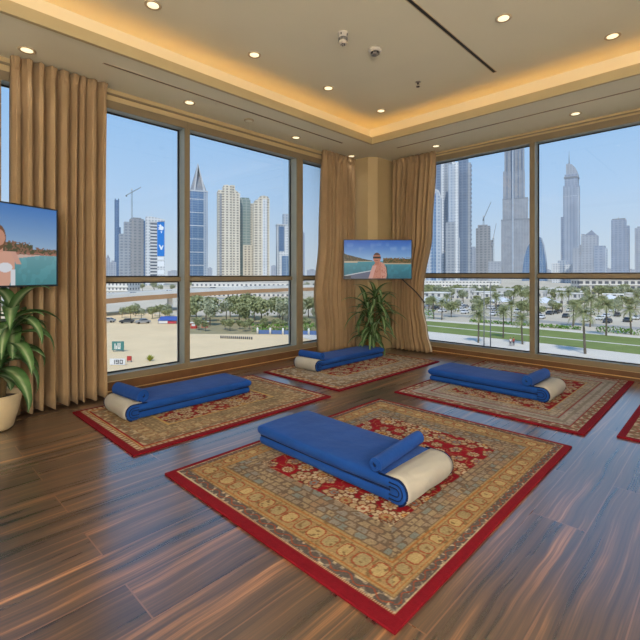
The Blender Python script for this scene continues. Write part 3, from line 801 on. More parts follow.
def pic_beach_man(U, V):
    rs = np.random.RandomState(4); ny, nx = U.shape
    n = smooth_noise(ny, nx, 9, rs); nf = smooth_noise(ny, nx, 2.5, rs); st = smooth_noise(ny, nx * 1, 3, rs)
    out = mixc((46, 100, 190), (150, 190, 226), np.clip(V / 0.52, 0, 1))
    cl = np.clip((smooth_noise(ny, nx, 14, rs)[:, :] - 0.52) * 3, 0, 1) * np.clip(1 - np.abs(V - 0.22) * 5, 0, 1)
    out = out * (1 - 0.35 * cl[..., None]) + np.array((190, 210, 235)) * 0.35 * cl[..., None]
    sea = V > 0.545
    out[sea] = mixc((70, 146, 160), (44, 104, 122), np.clip((V - 0.55) / 0.45, 0, 1))[sea]
    out[sea & (n > 0.66)] *= 1.08
    hill = 0.53 - 0.17 * np.clip(1 - U / 0.36, 0, 1) - 0.02 * n
    m = (V > hill) & (V < 0.555) & (U < 0.42); out[m] = (76, 74, 58)
    out[m & (nf > 0.6)] = (116, 96, 74)
    m = (V > 0.545) & (V < 0.56 + 0.03 * (U < 0.2)) & (U < 0.42); out[m] = (190, 176, 150)
    pal = 0.50 - 0.06 * nf
    m = (V > pal) & (V < 0.60) & (U > 0.58); out[m] = (70, 76, 46); out[m & (nf > 0.55)] = (132, 100, 66)
    m = (V > 0.595) & (V < 0.625) & (U > 0.58); out[m] = (186, 166, 138)
    # pale surf line and darker beach, lower left
    ln = 0.80 + 0.13 * (0.40 - U) / 0.40 * 0 + (0.40 - U) * 0.33
    m = (V > ln) & (U < 0.42); out[m] = (96, 104, 128)
    out[(np.abs(V - ln) < 0.012) & (U < 0.42)] = (196, 208, 214)
    out[(V > 0.93) & (U < 0.10)] = (60, 66, 74)
    # a person: shoulders, chest, raised arm, head with dark glasses
    body = (((U - 0.52) / 0.115) ** 2 + ((V - 0.86) / 0.30) ** 2 < 1) & (V > 0.56)
    out[body] = (196, 132, 112); out[body & (U > 0.55)] = (206, 150, 134)
    out[body & (nf > 0.68)] = (176, 108, 90)
    arm = (np.abs((U - 0.40) - (0.95 - V) * 0.18) < 0.030) & (V > 0.66); out[arm] = (210, 160, 150)
    head = ((U - 0.487) / 0.058) ** 2 + ((V - 0.46) / 0.135) ** 2 < 1
    out[head] = (188, 122, 100); out[head & (V < 0.40)] = (92, 62, 54)
    out[head & (np.abs(V - 0.455) < 0.026)] = (40, 32, 36)
    out[head & (np.abs(V - 0.53) < 0.010) & (np.abs(U - 0.485) < 0.025)] = (120, 60, 60)
    out[(np.abs(U - 0.487) < 0.03) & (V > 0.56) & (V < 0.64)] = (178, 112, 94)
    out[(np.abs(U - 0.625 - (V - 0.6) * 0.05) < 0.006) & (V > 0.66)] = (30, 70, 60)
    return out
def pic_beach_bay(U, V):
    rs = np.random.RandomState(9); ny, nx = U.shape
    n = smooth_noise(ny, nx, 8, rs); nf = smooth_noise(ny, nx, 2.5, rs)
    out = mixc((78, 130, 200), (162, 190, 218), np.clip(V / 0.58, 0, 1))
    hz = 0.60
    sea = V > hz; out[sea] = mixc((116, 168, 176), (74, 138, 146), np.clip((V - hz) / 0.4, 0, 1))[sea]
    out[sea & (n > 0.62)] *= 1.06
    beach = (V > hz) & (V < 0.62 + np.clip(0.86 - U, 0, 1) * 0.24); out[beach] = (214, 184, 172)
    tr = 0.55 - 0.09 * nf * np.clip(1.35 - U, 0, 1) - 0.05 * (U < 0.80)
    m = (V > tr) & (V < hz + 0.01); out[m] = (84, 84, 58); out[m & (nf > 0.55)] = (142, 104, 84)
    m = (V > hz - 0.012) & (V < hz + 0.015); out[m & (nf > 0.4)] = (176, 120, 104)
    # a person in white swimwear, seen from the neck down at the middle of the screen
    cx = 0.56
    bd = (np.abs(U - cx) < 0.075 + 0.03 * np.sin((V - 0.5) * 7)) & (V > 0.58); out[bd] = (222, 170, 148)
    nk = (np.abs(U - cx + 0.01) < 0.03) & (V > 0.50) & (V < 0.60); out[nk] = (216, 160, 138)
    hd = ((U - cx + 0.01) / 0.045) ** 2 + ((V - 0.42) / 0.10) ** 2 < 1; out[hd] = (206, 150, 126)
    hr = (((U - cx + 0.02) / 0.060) ** 2 + ((V - 0.42) / 0.16) ** 2 < 1) & ~hd; out[hr] = (122, 84, 56)
    am = (np.abs(U - (cx + 0.10 + (V - 0.62) * 0.28)) < 0.020) & (V > 0.58) & (V < 0.74); out[am] = (216, 166, 148)
    tp = (((U - cx - 0.035) / 0.05) ** 2 + ((V - 0.78) / 0.06) ** 2 < 1) | (((U - cx + 0.045) / 0.05) ** 2 + ((V - 0.78) / 0.06) ** 2 < 1)
    out[tp] = (230, 232, 238)
    out[(np.abs(U - cx - 0.09) < 0.018) & (V > 0.80)] = (226, 228, 234)
    return out

def television(x, y, z, rz, W, H, fn, label, arm, arm_local):
    """local -y is the viewing side"""
    root = empty('television', (x, y, z), rz, label, 'television')
    b = 0.012
    MB().box((-W / 2, 0.002, -H / 2), (W / 2, 0.030, H / 2)).build('housing', M['black'], root, bevel=0.004, segs=2)
    f = MB()
    f.box((-W / 2, -0.006, H / 2 - b), (W / 2, 0.002, H / 2)).box((-W / 2, -0.006, -H / 2), (W / 2, 0.002, -H / 2 + b + 0.006))
    f.box((-W / 2, -0.006, -H / 2 + b + 0.006), (-W / 2 + b, 0.002, H / 2 - b)).box((W / 2 - b, -0.006, -H / 2 + b + 0.006), (W / 2, 0.002, H / 2 - b))
    f.build('bezel', M['black'], root)
    sm_ = screen_mesh(W - 2 * b, H - 2 * b - 0.006, 240, 136, fn)
    s = bpy.data.objects.new('screen', sm_); COL.objects.link(s); s.parent = root; s.location = (0, -0.001, 0.003)
    MB().box((-W * 0.33, 0.030, -H * 0.38), (W * 0.33, 0.062, H * 0.18)).build('rear_casing', M['black'], root, bevel=0.012)
    a = MB().box((-0.12, 0.062, -0.12), (0.12, 0.075, 0.12))
    a.build('mounting_plate', M['greyp'], root)
    return root
tb_d = 7.55
tx, ty = at(377.8, tb_d)
TZc = hgt(259.5, tb_d)
tv = television(tx, ty, TZc, YAW + R(1.2), 1.21, 0.70, pic_beach_man, 'television in the room corner showing a person before a bay', None, None)
# short bracket from the plate to the corner pier
dist = (Vector((-4.81, 6.37, 0)) - Vector((tx, ty, 0))).length
MB().box((-0.05, 0.075, -0.06), (0.05, dist - 0.006, 0.06)).build('wall_bracket', M['greyp'], tv)
# left television, nearly parallel to the left windows, swung out on an arm from the mullion
e0 = Vector((-4.691, 1.206, 0)); dirv = Vector((-0.222, 0.481, 0)).normalized()
cc = e0 - dirv * 0.605
tv2 = television(cc.x, cc.y, 1.655, math.atan2(dirv.y, dirv.x), 1.21, 0.735, pic_beach_bay, 'television at the left edge showing a beach and white swimwear', None, None)
wl = tv2.matrix_basis.inverted() @ Vector((LWX, 0.80, 1.655)) if False else None
Mi = (Matrix.Translation((cc.x, cc.y, 1.655)) @ Matrix.Rotation(math.atan2(dirv.y, dirv.x), 4, 'Z')).inverted()
pw = Mi @ Vector((LWX + 0.004, 0.80, 1.655))
MB().tube([(0, 0.070, 0), pw * 0.5 + Vector((0, 0.05, 0)), pw], 0.022, 10).build('wall_arm', M['greyp'], tv2)

cp = []
c0 = Vector((*at(402, 7.50), hgt(279.5, 7.5)))
c0 = Vector((c0.x - 0.02, c0.y + 0.03, c0.z + 0.01))
for k in range(13):
    t_ = k / 12
    p = c0.lerp(Vector((-3.95, 6.74, 0.90)), t_)
    p.z += -0.10 * math.sin(PI * t_) * (1 - t_) * 0.5 + 0.06 * math.sin(PI * t_); p.y += -0.02 * math.sin(PI * t_)
    cp.append(p)
tag(MB().tube(cp, 0.011, 8).build('power_cable', M['black']), 'black cable sagging from the corner television across the right curtain', 'cable')

# ------------------------------------------------------------------ curtains
def curtain(name, a, b, z0, z1, pleats, nrm, amp, label, edge=None, seed=1, lining=None, group=None):
    """hung between plan points a and b; edge(t) -> (shift of a, shift of b) along the run at height t (0 floor, 1 top)"""
    rs = random.Random(seed)
    a = Vector((*a, 0)); b = Vector((*b, 0)); run = (b - a); ln = run.length; d_ = run / ln; nv = Vector((*nrm, 0))
    root = empty(name, (a + b) / 2, 0, label, 'curtain', group)
    o = (a + b) / 2
    per = 14; nu = pleats * per
    cuts = [0]
    for k in range(pleats): cuts.append(cuts[-1] + rs.uniform(0.7, 1.35))
    tot = cuts[-1]; cuts = [c_ / tot for c_ in cuts]
    amps = [rs.uniform(0.65, 1.15) for _ in range(pleats)]
    sk = [rs.uniform(-0.25, 0.25) for _ in range(pleats)]
    def grid(za, zb, nvv, off, am):
        vs = []
        for j in range(nvv + 1):
            z = za + (zb - za) * j / nvv
            t = (z - z0) / (z1 - z0)
            ea, eb = edge(t) if edge else (0, 0)
            for i in range(nu + 1):
                k = min(i // per, pleats - 1); fr = (i - k * per) / per
                s = cuts[k] + (cuts[k + 1] - cuts[k]) * fr
                wv = (2 * abs(math.sin(PI * (fr + 0.10 * sk[k] * math.sin(2 * PI * fr)))) ** 0.8 - 1) * (amps[k] if 0.25 < fr < 0.75 else 1.0)
                wv += 0.10 * math.sin(6 * PI * fr + k)
                tp = max(0.0, (t - 0.90) / 0.10)
                A = min(am * (1 - 0.55 * tp) * (0.85 + 0.25 * (1 - t)), 0.090)
                pinch = 0.010 * tp * math.sin(4 * PI * fr + k)
                drift = 0.006 * math.sin(3 * t + k * 1.9 + sk[k] * 5) * (1 - t)
                x = ea + (ln + eb - ea) * s + drift * math.sin(PI * s)
                p = a + d_ * x + nv * (A * wv + pinch + off)
                zz = z + (0.012 * math.sin(2 * PI * fr + 1.0) if j == 0 else 0)
                vs.append((p.x - o.x, p.y - o.y, zz))
        w_ = nu + 1
        fs = [(j * w_ + i, j * w_ + i + 1, (j + 1) * w_ + i + 1, (j + 1) * w_ + i) for j in range(nvv) for i in range(nu)]
        return vs, fs
    vs, fs = grid(z0, z1, 32, 0, amp)
    f = MB().add(vs, fs, 0, True).build('fabric', M['curtain'], root)
    s_ = f.modifiers.new('solid', 'SOLIDIFY'); s_.thickness = 0.003
    for k in range(pleats):
        hd = MB()
        for q in (-1, 0, 1):
            p = a + d_ * (ln * (cuts[k] + cuts[k + 1]) / 2 + 0.011 * q) + nv * (amp * 0.45 * amps[k] + 0.004) - o
            hd.tube([(p.x, p.y, z1 - 0.15), (p.x + nv.x * .004, p.y + nv.y * .004, z1 - 0.10), (p.x + nv.x * .012 + d_.x * .006 * q, p.y + nv.y * .012 + d_.y * .006 * q, z1 - 0.02)], [0.003, 0.009, 0.013], 8)
        hd.build('pinch_pleat', M['curtain'], root)
    if lining:
        vs = []
        n_ = 20
        for j in range(n_ + 1):
            t = lining * j / n_; z = z0 + 0.01 + (z1 - z0) * t
            ea, eb = edge(t)
            for i in range(3):
                p = a + d_ * (ln + eb + 0.004 + (0.028 * (1 - j / n_) + 0.006) * i / 2) + nv * (-0.008 + 0.02 * (i == 1))
                vs.append((p.x - o.x, p.y - o.y, z))
        fs = [(j * 3 + i, j * 3 + i + 1, (j + 1) * 3 + i + 1, (j + 1) * 3 + i) for j in range(n_) for i in range(2)]
        f = MB().add(vs, fs, 0, True).build('lining_edge', M['lining'], root)
        s_ = f.modifiers.new('solid', 'SOLIDIFY'); s_.thickness = 0.003
        tag(f, 'pale lining turned out along the edge')
    return root
def interp(t, pts):
    for (t0, v0), (t1, v1) in zip(pts, pts[1:]):
        if t <= t1: 
            k = (t - t0) / (t1 - t0); k = k * k * (3 - 2 * k)
            return v0 + (v1 - v0) * k
    return pts[-1][1]
G_ = 'tan floor-length curtains'
curtain('curtain', (-5.135, 0.915), (-5.135, 1.825), 0.022, CZ - 0.004, 9, (1, 0), 0.088, 'wide tan curtain at the left behind the television and plant', lambda t: (0.0, -0.02 * math.sin(PI * t)), 3, group=G_)
curtain('curtain', (-5.135, 5.395), (-5.135, 6.235), 0.022, CZ - 0.004, 9, (1, 0), 0.085, 'tan curtain in the corner left of the television', lambda t: (interp(t, [(0, -0.07), (0.12, -0.09), (0.28, -0.16), (0.55, -0.05), (1, 0.0)]), 0.0), 5, group=G_)
curtain('curtain', (-4.66, 6.81), (-3.78, 6.81), 0.022, CZ - 0.004, 9, (0, -1), 0.085, 'tan curtain in the corner right of the television, swept back at one edge',
        lambda t: (0.0, interp(t, [(0, -0.10), (0.10, -0.19), (0.22, -0.27), (0.32, -0.265), (0.6, -0.09), (1.0, 0.0)])), 8, lining=0.30, group=G_)

# ------------------------------------------------------------------ potted plants
def leaf_strip(vs, fs, cl, base, az, el, ln, wd, droop, rs, cols, n=10, twist=0.0, fold=0.35):
    """a long arching strap leaf with a pale stripe down the middle"""
    p = Vector(base); b0 = len(vs)
    for i in range(n + 1):
        t = i / n
        e = el - droop * t ** 1.3
        dirv_ = Vector((math.cos(az) * math.cos(e), math.sin(az) * math.cos(e), math.sin(e)))
        if i: p = p + dirv_ * (ln / n)
        side = Vector((-math.sin(az + twist * t), math.cos(az + twist * t), 0))
        up = side.cross(dirv_).normalized() * -1
        w_ = wd * (math.sin(PI * min(1, (t * 0.93 + 0.07)) ** 0.75) ** 0.8) * 0.5 + 0.0015
        for q, h, kk in ((-1, fold, 0), (-0.35, fold * .35, 1), (0, 0, 2), (0.35, fold * .35, 1), (1, fold, 0)):
            vs.append(p + side * (w_ * q) + up * (w_ * h))
            c = cols[kk]; g_ = 0.9 + 0.2 * rs.random()
            cl.append(tuple(min(255, v * g_) for v in c))
    for i in range(n):
        for k in range(4):
            fs.append((b0 + i * 5 + k, b0 + i * 5 + k + 1, b0 + (i + 1) * 5 + k + 1, b0 + (i + 1) * 5 + k))
def foliage(name, parent, leaves, seed):
    rs = random.Random(seed); vs, fs, cl = [], [], []
    for lf in leaves: leaf_strip(vs, fs, cl, *lf, rs=rs, cols=COLS)
    me = bpy.data.meshes.new(name); me.from_pydata([tuple(v) for v in vs], [], fs); me.update()
    a = me.attributes.new('col', 'FLOAT_COLOR', 'POINT')
    arr = np.ones((len(vs), 4), np.float32); arr[:, :3] = srgb2lin(np.array(cl)); a.data.foreach_set('color', arr.ravel())
    me.polygons.foreach_set('use_smooth', [True] * len(me.polygons)); me.materials.append(M['leaf'])
    o = bpy.data.objects.new(name, me); COL.objects.link(o); o.parent = parent
    return o
COLS = {0: (52, 88, 44), 1: (90, 122, 76), 2: (156, 172, 136)}
def plant(x, y, pot_prof, pot_mat, canes, nleaf, ln, wd, label, seed, shrink=None, el0=82, fan=100):
    root = empty('potted_plant', (x, y, 0), 0, label, 'plant')
    p = MB().lathe(pot_prof, 32, cap=False)
    o = p.build('pot', pot_mat, root); s = o.modifiers.new('solid', 'SOLIDIFY'); s.thickness = 0.012; s.offset = -1
    H = pot_prof[-1][1]; r_ = pot_prof[-1][0]
    MB().lathe([(0.001, 0.002), (pot_prof[0][0], 0.002)], 24, cap=False).build('pot_base', pot_mat, o)
    MB().lathe([(r_ - 0.014, H - 0.05), (r_ * 0.5, H - 0.035), (0.001, H - 0.03)], 24, cap=False).build('soil', M['soil'], o)
    rs = random.Random(seed); leaves = []
    for (cx, cy, top) in canes:
        pts = [(cx * 0.5, cy * 0.5, H - 0.05), (cx * 0.8, cy * 0.8, (H + top) / 2), (cx, cy, top)]
        MB().tube(pts, [0.018, 0.016, 0.013], 8).build('cane', M['stem'], root)
        for k in range(nleaf):
            t = k / nleaf
            az = k * 2.399 + rs.uniform(-.3, .3) + cx * 20
            el = R(el0) - R(fan) * (1 - t) ** 0.8 + rs.uniform(-.15, .15)
            dr = R(55) + R(50) * rs.random()
            l_ = ln * rs.uniform(0.72, 1.1)
            if shrink: l_ *= shrink(az)
            leaves.append(((cx, cy, top - 0.16 * (1 - t) - 0.02), az, el, l_, wd * rs.uniform(0.8, 1.15), dr))
    foliage('foliage', root, leaves, seed + 1)
    return root
plant(-4.80, 0.74, [(0.11, 0.0), (0.135, 0.02), (0.175, 0.16), (0.205, 0.31), (0.20, 0.325)], M['pot'],
      [(0.06, 0.06, 0.86), (0.0, 0.12, 1.10), (0.12, 0.0, 0.68)], 19, 0.56, 0.125, 'broad leaved plant in a cream pot at the left edge', 21,
      lambda az: 0.45 + 0.55 * min(1, max(0, 0.75 + math.cos(az))))
plant(-4.60, 6.11, [(0.105, 0.0), (0.112, 0.02), (0.132, 0.24), (0.135, 0.26)], M['terra'],
      [(0.0, -0.05, 0.60), (-0.11, -0.07, 0.88), (0.07, -0.05, 1.06), (0.13, 0.02, 0.80), (0.03, -0.10, 0.42)], 26, 0.56, 0.075, 'bushy plant in a tan pot beneath the corner television', 33,
      lambda az: 0.42 + 0.58 * min(1, max(0, 0.62 + math.cos(az + PI / 4))), 84, 110)

# ------------------------------------------------------------------ outside: ground, beach, park, road
GZ = -13.6
M['sand'] = plain('beach_sand', (236, 208, 164), 0.95, spec=0.1, var=0.06, scale=0.12, bump=0.2, bscale=2)
M['land'] = plain('pale_city_ground', (208, 195, 172), 0.95, spec=0.1, var=0.12, scale=0.03)
M['lawn'] = plain('mown_lawn', (128, 140, 80), 0.95, spec=0.1, var=0.10, scale=0.25)
M['pave'] = plain('white_paving', (222, 212, 196), 0.9, spec=0.1, var=0.05, scale=0.2)
M['asph'] = plain('grey_asphalt', (168, 163, 154), 0.9, spec=0.1, var=0.06, scale=0.1)
M['conc'] = plain('white_concrete', (236, 232, 224), 0.85, spec=0.1, var=0.05, scale=0.2)
M['tanc'] = plain('tan_concrete', (188, 146, 108), 0.85, spec=0.1, var=0.06, scale=0.2)
M['carw'] = plain('white_car_paint', (226, 226, 226), 0.3)
M['card'] = plain('dark_car_paint', (70, 74, 80), 0.3)
M['cars'] = plain('silver_car_paint', (160, 162, 166), 0.3, metal=0.3)
M['carg'] = plain('car_glass', (30, 36, 42), 0.15)
M['tyre'] = plain('black_tyre', (24, 24, 24), 0.8)
M['leafy'] = plain('tree_leaves', (152, 156, 112), 0.9, spec=0.1, var=0.28, scale=0.35)
M['leafy2'] = plain('grey_green_leaves', (168, 172, 142), 0.9, spec=0.1, var=0.22, scale=0.3)
M['hedge'] = plain('hedge_leaves', (112, 148, 68), 0.9, spec=0.1, var=0.3, scale=0.8)
M['palm'] = plain('palm_fronds', (148, 152, 106), 0.85, spec=0.15, var=0.25, scale=0.6)
M['bark'] = plain('bark', (112, 102, 88), 0.95, spec=0.1, var=0.2, scale=2.0)
M['steel'] = plain('grey_painted_steel', (120, 122, 124), 0.6, metal=0.2)

ground = struct(MB().box((-2600, -900, GZ - 1.0), (1400, 3200, GZ)).build('ground', M['land']))
def patch(name, poly, z, mat):
    mb = MB(); mb.prism(poly, GZ, GZ + z); return struct(mb.build(name, mat))
patch('beach', [(-60, -60), (-60, 66), (-77, 71), (-90, 68), (-106, 62), (-146, 77), (-178, 66), (-230, 40), (-230, -60)], 0.05, M['sand'])
patch('lawn_1', [(-90, 113.2), (60, 110.5), (60, 122.5), (-20, 124.5), (-40, 125.5), (-90, 121)], 0.06, M['lawn'])
patch('lawn_2', [(-90, 100.6), (-30, 101), (60, 93.0), (60, 109.2), (-90, 111.9)], 0.06, M['lawn'])
patch('path_1', [(-90, 111.9), (60, 109.2), (60, 110.5), (-90, 113.2)], 0.05, M['pave'])
patch('path_2', [(-95, 70), (60, 70), (60, 92.6), (-30, 100.6), (-95, 100.2)], 0.04, M['pave'])
patch('path_3', [(-95, 121.4), (-40, 125.8), (-20, 124.9), (60, 122.9), (60, 127.5), (-20, 129.3), (-95, 127)], 0.05, M['pave'])
q0, q1, q2, q3 = at(180, 108), at(335, 106), at(335, 156), at(180, 156)
M['earth'] = plain('grove_earth', (164, 152, 116), 0.95, spec=0.1, var=0.15, scale=0.3)
patch('grove_ground', [q0, q1, q2, q3], 0.07, M['earth'])
patch('road_1', [(-260, 146), (200, 140), (200, 148), (-260, 154)], 0.04, M['asph'])
patch('road_2', [(-520, -60), (-500, -60), (-330, 420), (-345, 424)], 0.04, M['pave'])

# elevated road, curving past the beach
bpts = [(-156.0, 26), (-158.0, 40), (-160.5, 56), (-163.5, 68), (-165.5, 85), (-167.2, 105), (-168.8, 128), (-170, 155), (-168, 185), (-162, 215), (-150, 245)]
bz = [-7.0, -6.75, -6.35, -5.95, -5.55, -5.2, -4.95, -4.85, -4.9, -5.0, -5.1]
def strip(poly, zs, w0, w1, h0, h1):
    mb = MB(); vs = []
    for i, (x, y) in enumerate(poly):
        t = (Vector(poly[min(i + 1, len(poly) - 1)]) - Vector(poly[max(i - 1, 0)])).normalized(); s = Vector((t.y, -t.x))
        for q, h_ in ((w0, h0), (w1, h0), (w1, h1), (w0, h1)): vs.append((x + s.x * q, y + s.y * q, zs[i] + h_))
    fs = [(0, 1, 2, 3)[::-1], tuple(len(vs) - 4 + k for k in range(4))]
    for i in range(len(poly) - 1):
        for k in range(4): fs.append((i * 4 + k, i * 4 + (k + 1) % 4, i * 4 + 4 + (k + 1) % 4, i * 4 + 4 + k))
    return mb.add(vs, fs)
br = empty('road_bridge', (0, 0, 0), 0, 'curving elevated road with a tan flank above the beach', 'bridge')
strip(bpts, bz, -14, 0, -1.0, -0.9).build('deck', M['asph'], br)
strip(bpts, bz, -0.5, 0.0, -0.9, 0.45).build('parapet', M['conc'], br)
strip(bpts, bz, -14.0, -13.5, -0.9, 0.2).build('parapet', M['conc'], br)
strip(bpts, bz, -0.9, 0.05, -2.7, -0.9).build('flank_beam', M['tanc'], br)
strip(bpts, bz, -7.2, -6.8, -0.9, 0.1).build('median', M['conc'], br)
for i in (0, 2, 4, 6, 8, 9): MB().box((bpts[i][0] - 5.0, bpts[i][1] - 0.8, GZ), (bpts[i][0] - 3.4, bpts[i][1] + 0.8, bz[i] - 0.95)).build('pier', M['conc'], br)

# trees
def crown_mesh(name, seed, n, rx, rz, mat, leaf=0.5):
    rs = random.Random(seed); mb = MB()
    blobs = [(rs.uniform(-.5, .5) * rx, rs.uniform(-.5, .5) * rx, rs.uniform(-.35, .45) * rz, rs.uniform(.4, .7)) for _ in range(9)]
    for _ in range(n):
        bx_, by_, bz_, br_ = rs.choice(blobs)
        d = Vector((rs.gauss(0, 1), rs.gauss(0, 1), rs.gauss(0, 1))).normalized() * br_ * rs.uniform(0.75, 1.0)
        c = Vector((bx_ + d.x * rx, by_ + d.y * rx, bz_ + d.z * rz))
        nn = (d + Vector((rs.gauss(0, .5), rs.gauss(0, .5), rs.gauss(0, .5)))).normalized()
        s = nn.cross(Vector((rs.random(), rs.random(), rs.random() + .01))).normalized(); u = nn.cross(s)
        k = leaf * rs.uniform(.6, 1.2)
        mb.add([c - s * k, c - u * k * .6, c + s * k, c + u * k * .6], [(0, 1, 2, 3)])
    me = bpy.data.meshes.new(name); me.from_pydata(mb.v, [], mb.f); me.materials.append(mat); me.update(); return me
def trunk_mesh(h, r):
    mb = MB().tube([(0, 0, 0), (0.1, 0.05, h * .5), (0, 0, h)], [r, r * .8, r * .6], 7)
    me = bpy.data.meshes.new('trunk'); me.from_pydata(mb.v, [], mb.f); me.materials.append(M['bark']); me.update(); return me
CR = [crown_mesh('crown', 1, 620, 3.4, 2.9, M['leafy'], .55), crown_mesh('crown', 2, 620, 3.0, 3.2, M['leafy2'], .5), crown_mesh('crown', 3, 560, 3.8, 2.6, M['leafy'], .55)]
TR = trunk_mesh(4.5, .22)
def tree(x, y, s, k, label, group):
    r_ = empty('tree', (x, y, GZ), rng.uniform(0, 6.28), label, 'tree', group); r_.scale = (s, s, s)
    c_ = bpy.data.objects.new('crown', CR[k]); COL.objects.link(c_); c_.parent = r_; c_.location = (0, 0, 5.2)
    t_ = bpy.data.objects.new('trunk', TR); COL.objects.link(t_); t_.parent = r_
placed = []
def clear_spot(p0, p1, d0, d1, gap):
    for _ in range(60):
        x, y = at(rng.uniform(p0, p1), rng.uniform(d0, d1))
        if all((x - a) ** 2 + (y - b) ** 2 > (0.5 * (gap + g_)) ** 2 for a, b, g_ in placed):
            placed.append((x, y, gap)); return x, y
    return None
# wood beside the beach, seen through the left windows
def grove(n, p0, p1, d0, d1, s0, s1, kinds, gap, label, group):
    for _ in range(n):
        q = clear_spot(p0, p1, d0, d1, gap)
        if q is None: break
        tree(q[0], q[1], rng.uniform(s0, s1), rng.choice(kinds), label, group)
grove(15, 186, 322, 112, 117, .34, .46, (0, 2), 2.6, 'low bushy tree at the front edge of the wood beside the beach', 'low trees at the wood edge')
grove(34, 186, 322, 118, 150, .80, 1.12, (0, 1, 2), 6.0, 'leafy tree in the wood between beach and elevated road', 'trees beside the beach')
grove(10, 104, 172, 140, 156, .45, .62, (0, 1, 2), 3.4, 'low tree at the back of the beach under the elevated road', 'trees at the back of the beach')
grove(22, 104, 330, 352, 440, .8, 1.2, (1,), 9, 'far tree beyond the elevated road', 'trees beyond the elevated road')
# the far tree belt and the car park trees, seen through the right windows
hs = [q for q in placed]
HOUSES = []
MARQ = [(545, 190, 1.4), (432, 205, 1.6), (610, 215, 1.2), (500, 200, 1.3)]
for px, d_, k_ in MARQ: placed.append((*at(px, d_), 13 * k_))
for i in range(15):
    q = clear_spot(420, 650, 215, 300, 17)
    if q: HOUSES.append(q)
grove(95, 418, 660, 222, 314, .7, 1.1, (0, 1, 1, 2), 6.4, 'far tree of the belt beyond the car park', 'trees of the far belt')
grove(38, 418, 655, 150, 214, .5, .75, (0, 1, 2), 4.6, 'small tree between the cars and white houses', 'small trees of the car park')

# palms
def palm_meshes(seed, h):
    rs = random.Random(seed)
    mb = MB(); n = 12
    pts = [(0.25 * math.sin(k / n * 1.4), 0, h * k / n) for k in range(n + 1)]
    mb.tube(pts, [0.19 - 0.07 * k / n + 0.02 * (k % 2) for k in range(n + 1)], 9)
    t_ = bpy.data.meshes.new('trunk'); t_.from_pydata(mb.v, [], mb.f); t_.materials.append(M['bark']); t_.update()
    mb = MB(); top = Vector(pts[-1])
    for k in range(30):
        az = k * 2.399 + rs.uniform(-.2, .2); e0_ = R(75) - R(100) * (k / 30) + rs.uniform(-.12, .12); ln = rs.uniform(2.5, 3.2)
        p = top.copy(); m_ = 9; prev = None
        for i in range(m_ + 1):
            t = i / m_; e_ = e0_ - R(78) * t ** 1.4
            dd = Vector((math.cos(az) * math.cos(e_), math.sin(az) * math.cos(e_), math.sin(e_)))
            if i:
                p2 = p + dd * ln / m_
                side = Vector((-math.sin(az), math.cos(az), 0)); w_ = 0.78 * math.sin(PI * (0.12 + 0.80 * t)) 
                for sg in (-1, 1):
                    for hh in (0, 0.5):
                        q0 = p.lerp(p2, hh); q1 = p.lerp(p2, hh + 0.30)
                        tip = q0 + side * sg * w_ + dd * 0.30 - Vector((0, 0, 0.30 * w_))
                        mb.add([q0, q1, tip], [(0, 1, 2)])
                mb.add([p - side * .03, p + side * .03, p2 + side * .02, p2 - side * .02], [(0, 1, 2, 3)])
                p = p2
    c_ = bpy.data.meshes.new('fronds'); c_.from_pydata([tuple(v) for v in mb.v], [], mb.f); c_.materials.append(M['palm']); c_.update()
    return t_, c_
PM = [palm_meshes(1, 6.3), palm_meshes(2, 6.9), palm_meshes(3, 5.6)]
def palm(x, y, k, s, label, group=None):
    r_ = empty('palm_tree', (x, y, GZ), rng.uniform(0, 6.28), label, 'palm tree', group); r_.scale = (s, s, s)
    for nm, me in zip(('trunk', 'fronds'), PM[k]):
        o = bpy.data.objects.new(nm, me); COL.objects.link(o); o.parent = r_
for i, (x, y, s, lb) in enumerate([(-40.4, 91.6, .98, 'palm on the white path, first right of the swept curtain'), (-39.3, 102.8, .90, 'palm on the lawn near the middle of the first right window'),
        (-32.7, 96.2, 1.0, 'palm on the lawn just left of the right wall mullion'), (-20.3, 92.9, 1.22, 'tall near palm in the rightmost window'),
        (-22.6, 123.9, 1.1, 'palm at the lawn edge right of the tall near palm'), (-18.6, 131.0, 1.1, 'palm behind the hedge, third from right in the last window'),
        (-10.6, 128, 1.15, 'palm cut by the right picture edge'), (-29.7, 141.6, 1.15, 'palm behind the hedge, left of the tall near palm'), (-33.4, 139.0, 1.1, 'palm behind the hedge next to the right wall mullion'),
        (-69.4, 129.4, .95, 'palm by the white kerb next to the swept curtain'), (-72.9, 130.5, .9, 'palm nearest the swept curtain edge'), (-57, 131, 1.0, 'palm behind the lawn in the left half of the first right window'),
        (-48, 132, 1.0, 'palm behind the lawn in the right half of the first right window'), (-43, 136, 1.05, 'palm behind the lawn just left of the mullion')]):
    palm(x, y, i % 3, s, lb)
for i in range(14):
    q = clear_spot(420, 655, 150, 215, 5.5)
    if q is None: break
    x, y = q; palm(x, y, i % 3, rng.uniform(.85, 1.05), 'palm standing among the parked cars', 'palms of the car park')

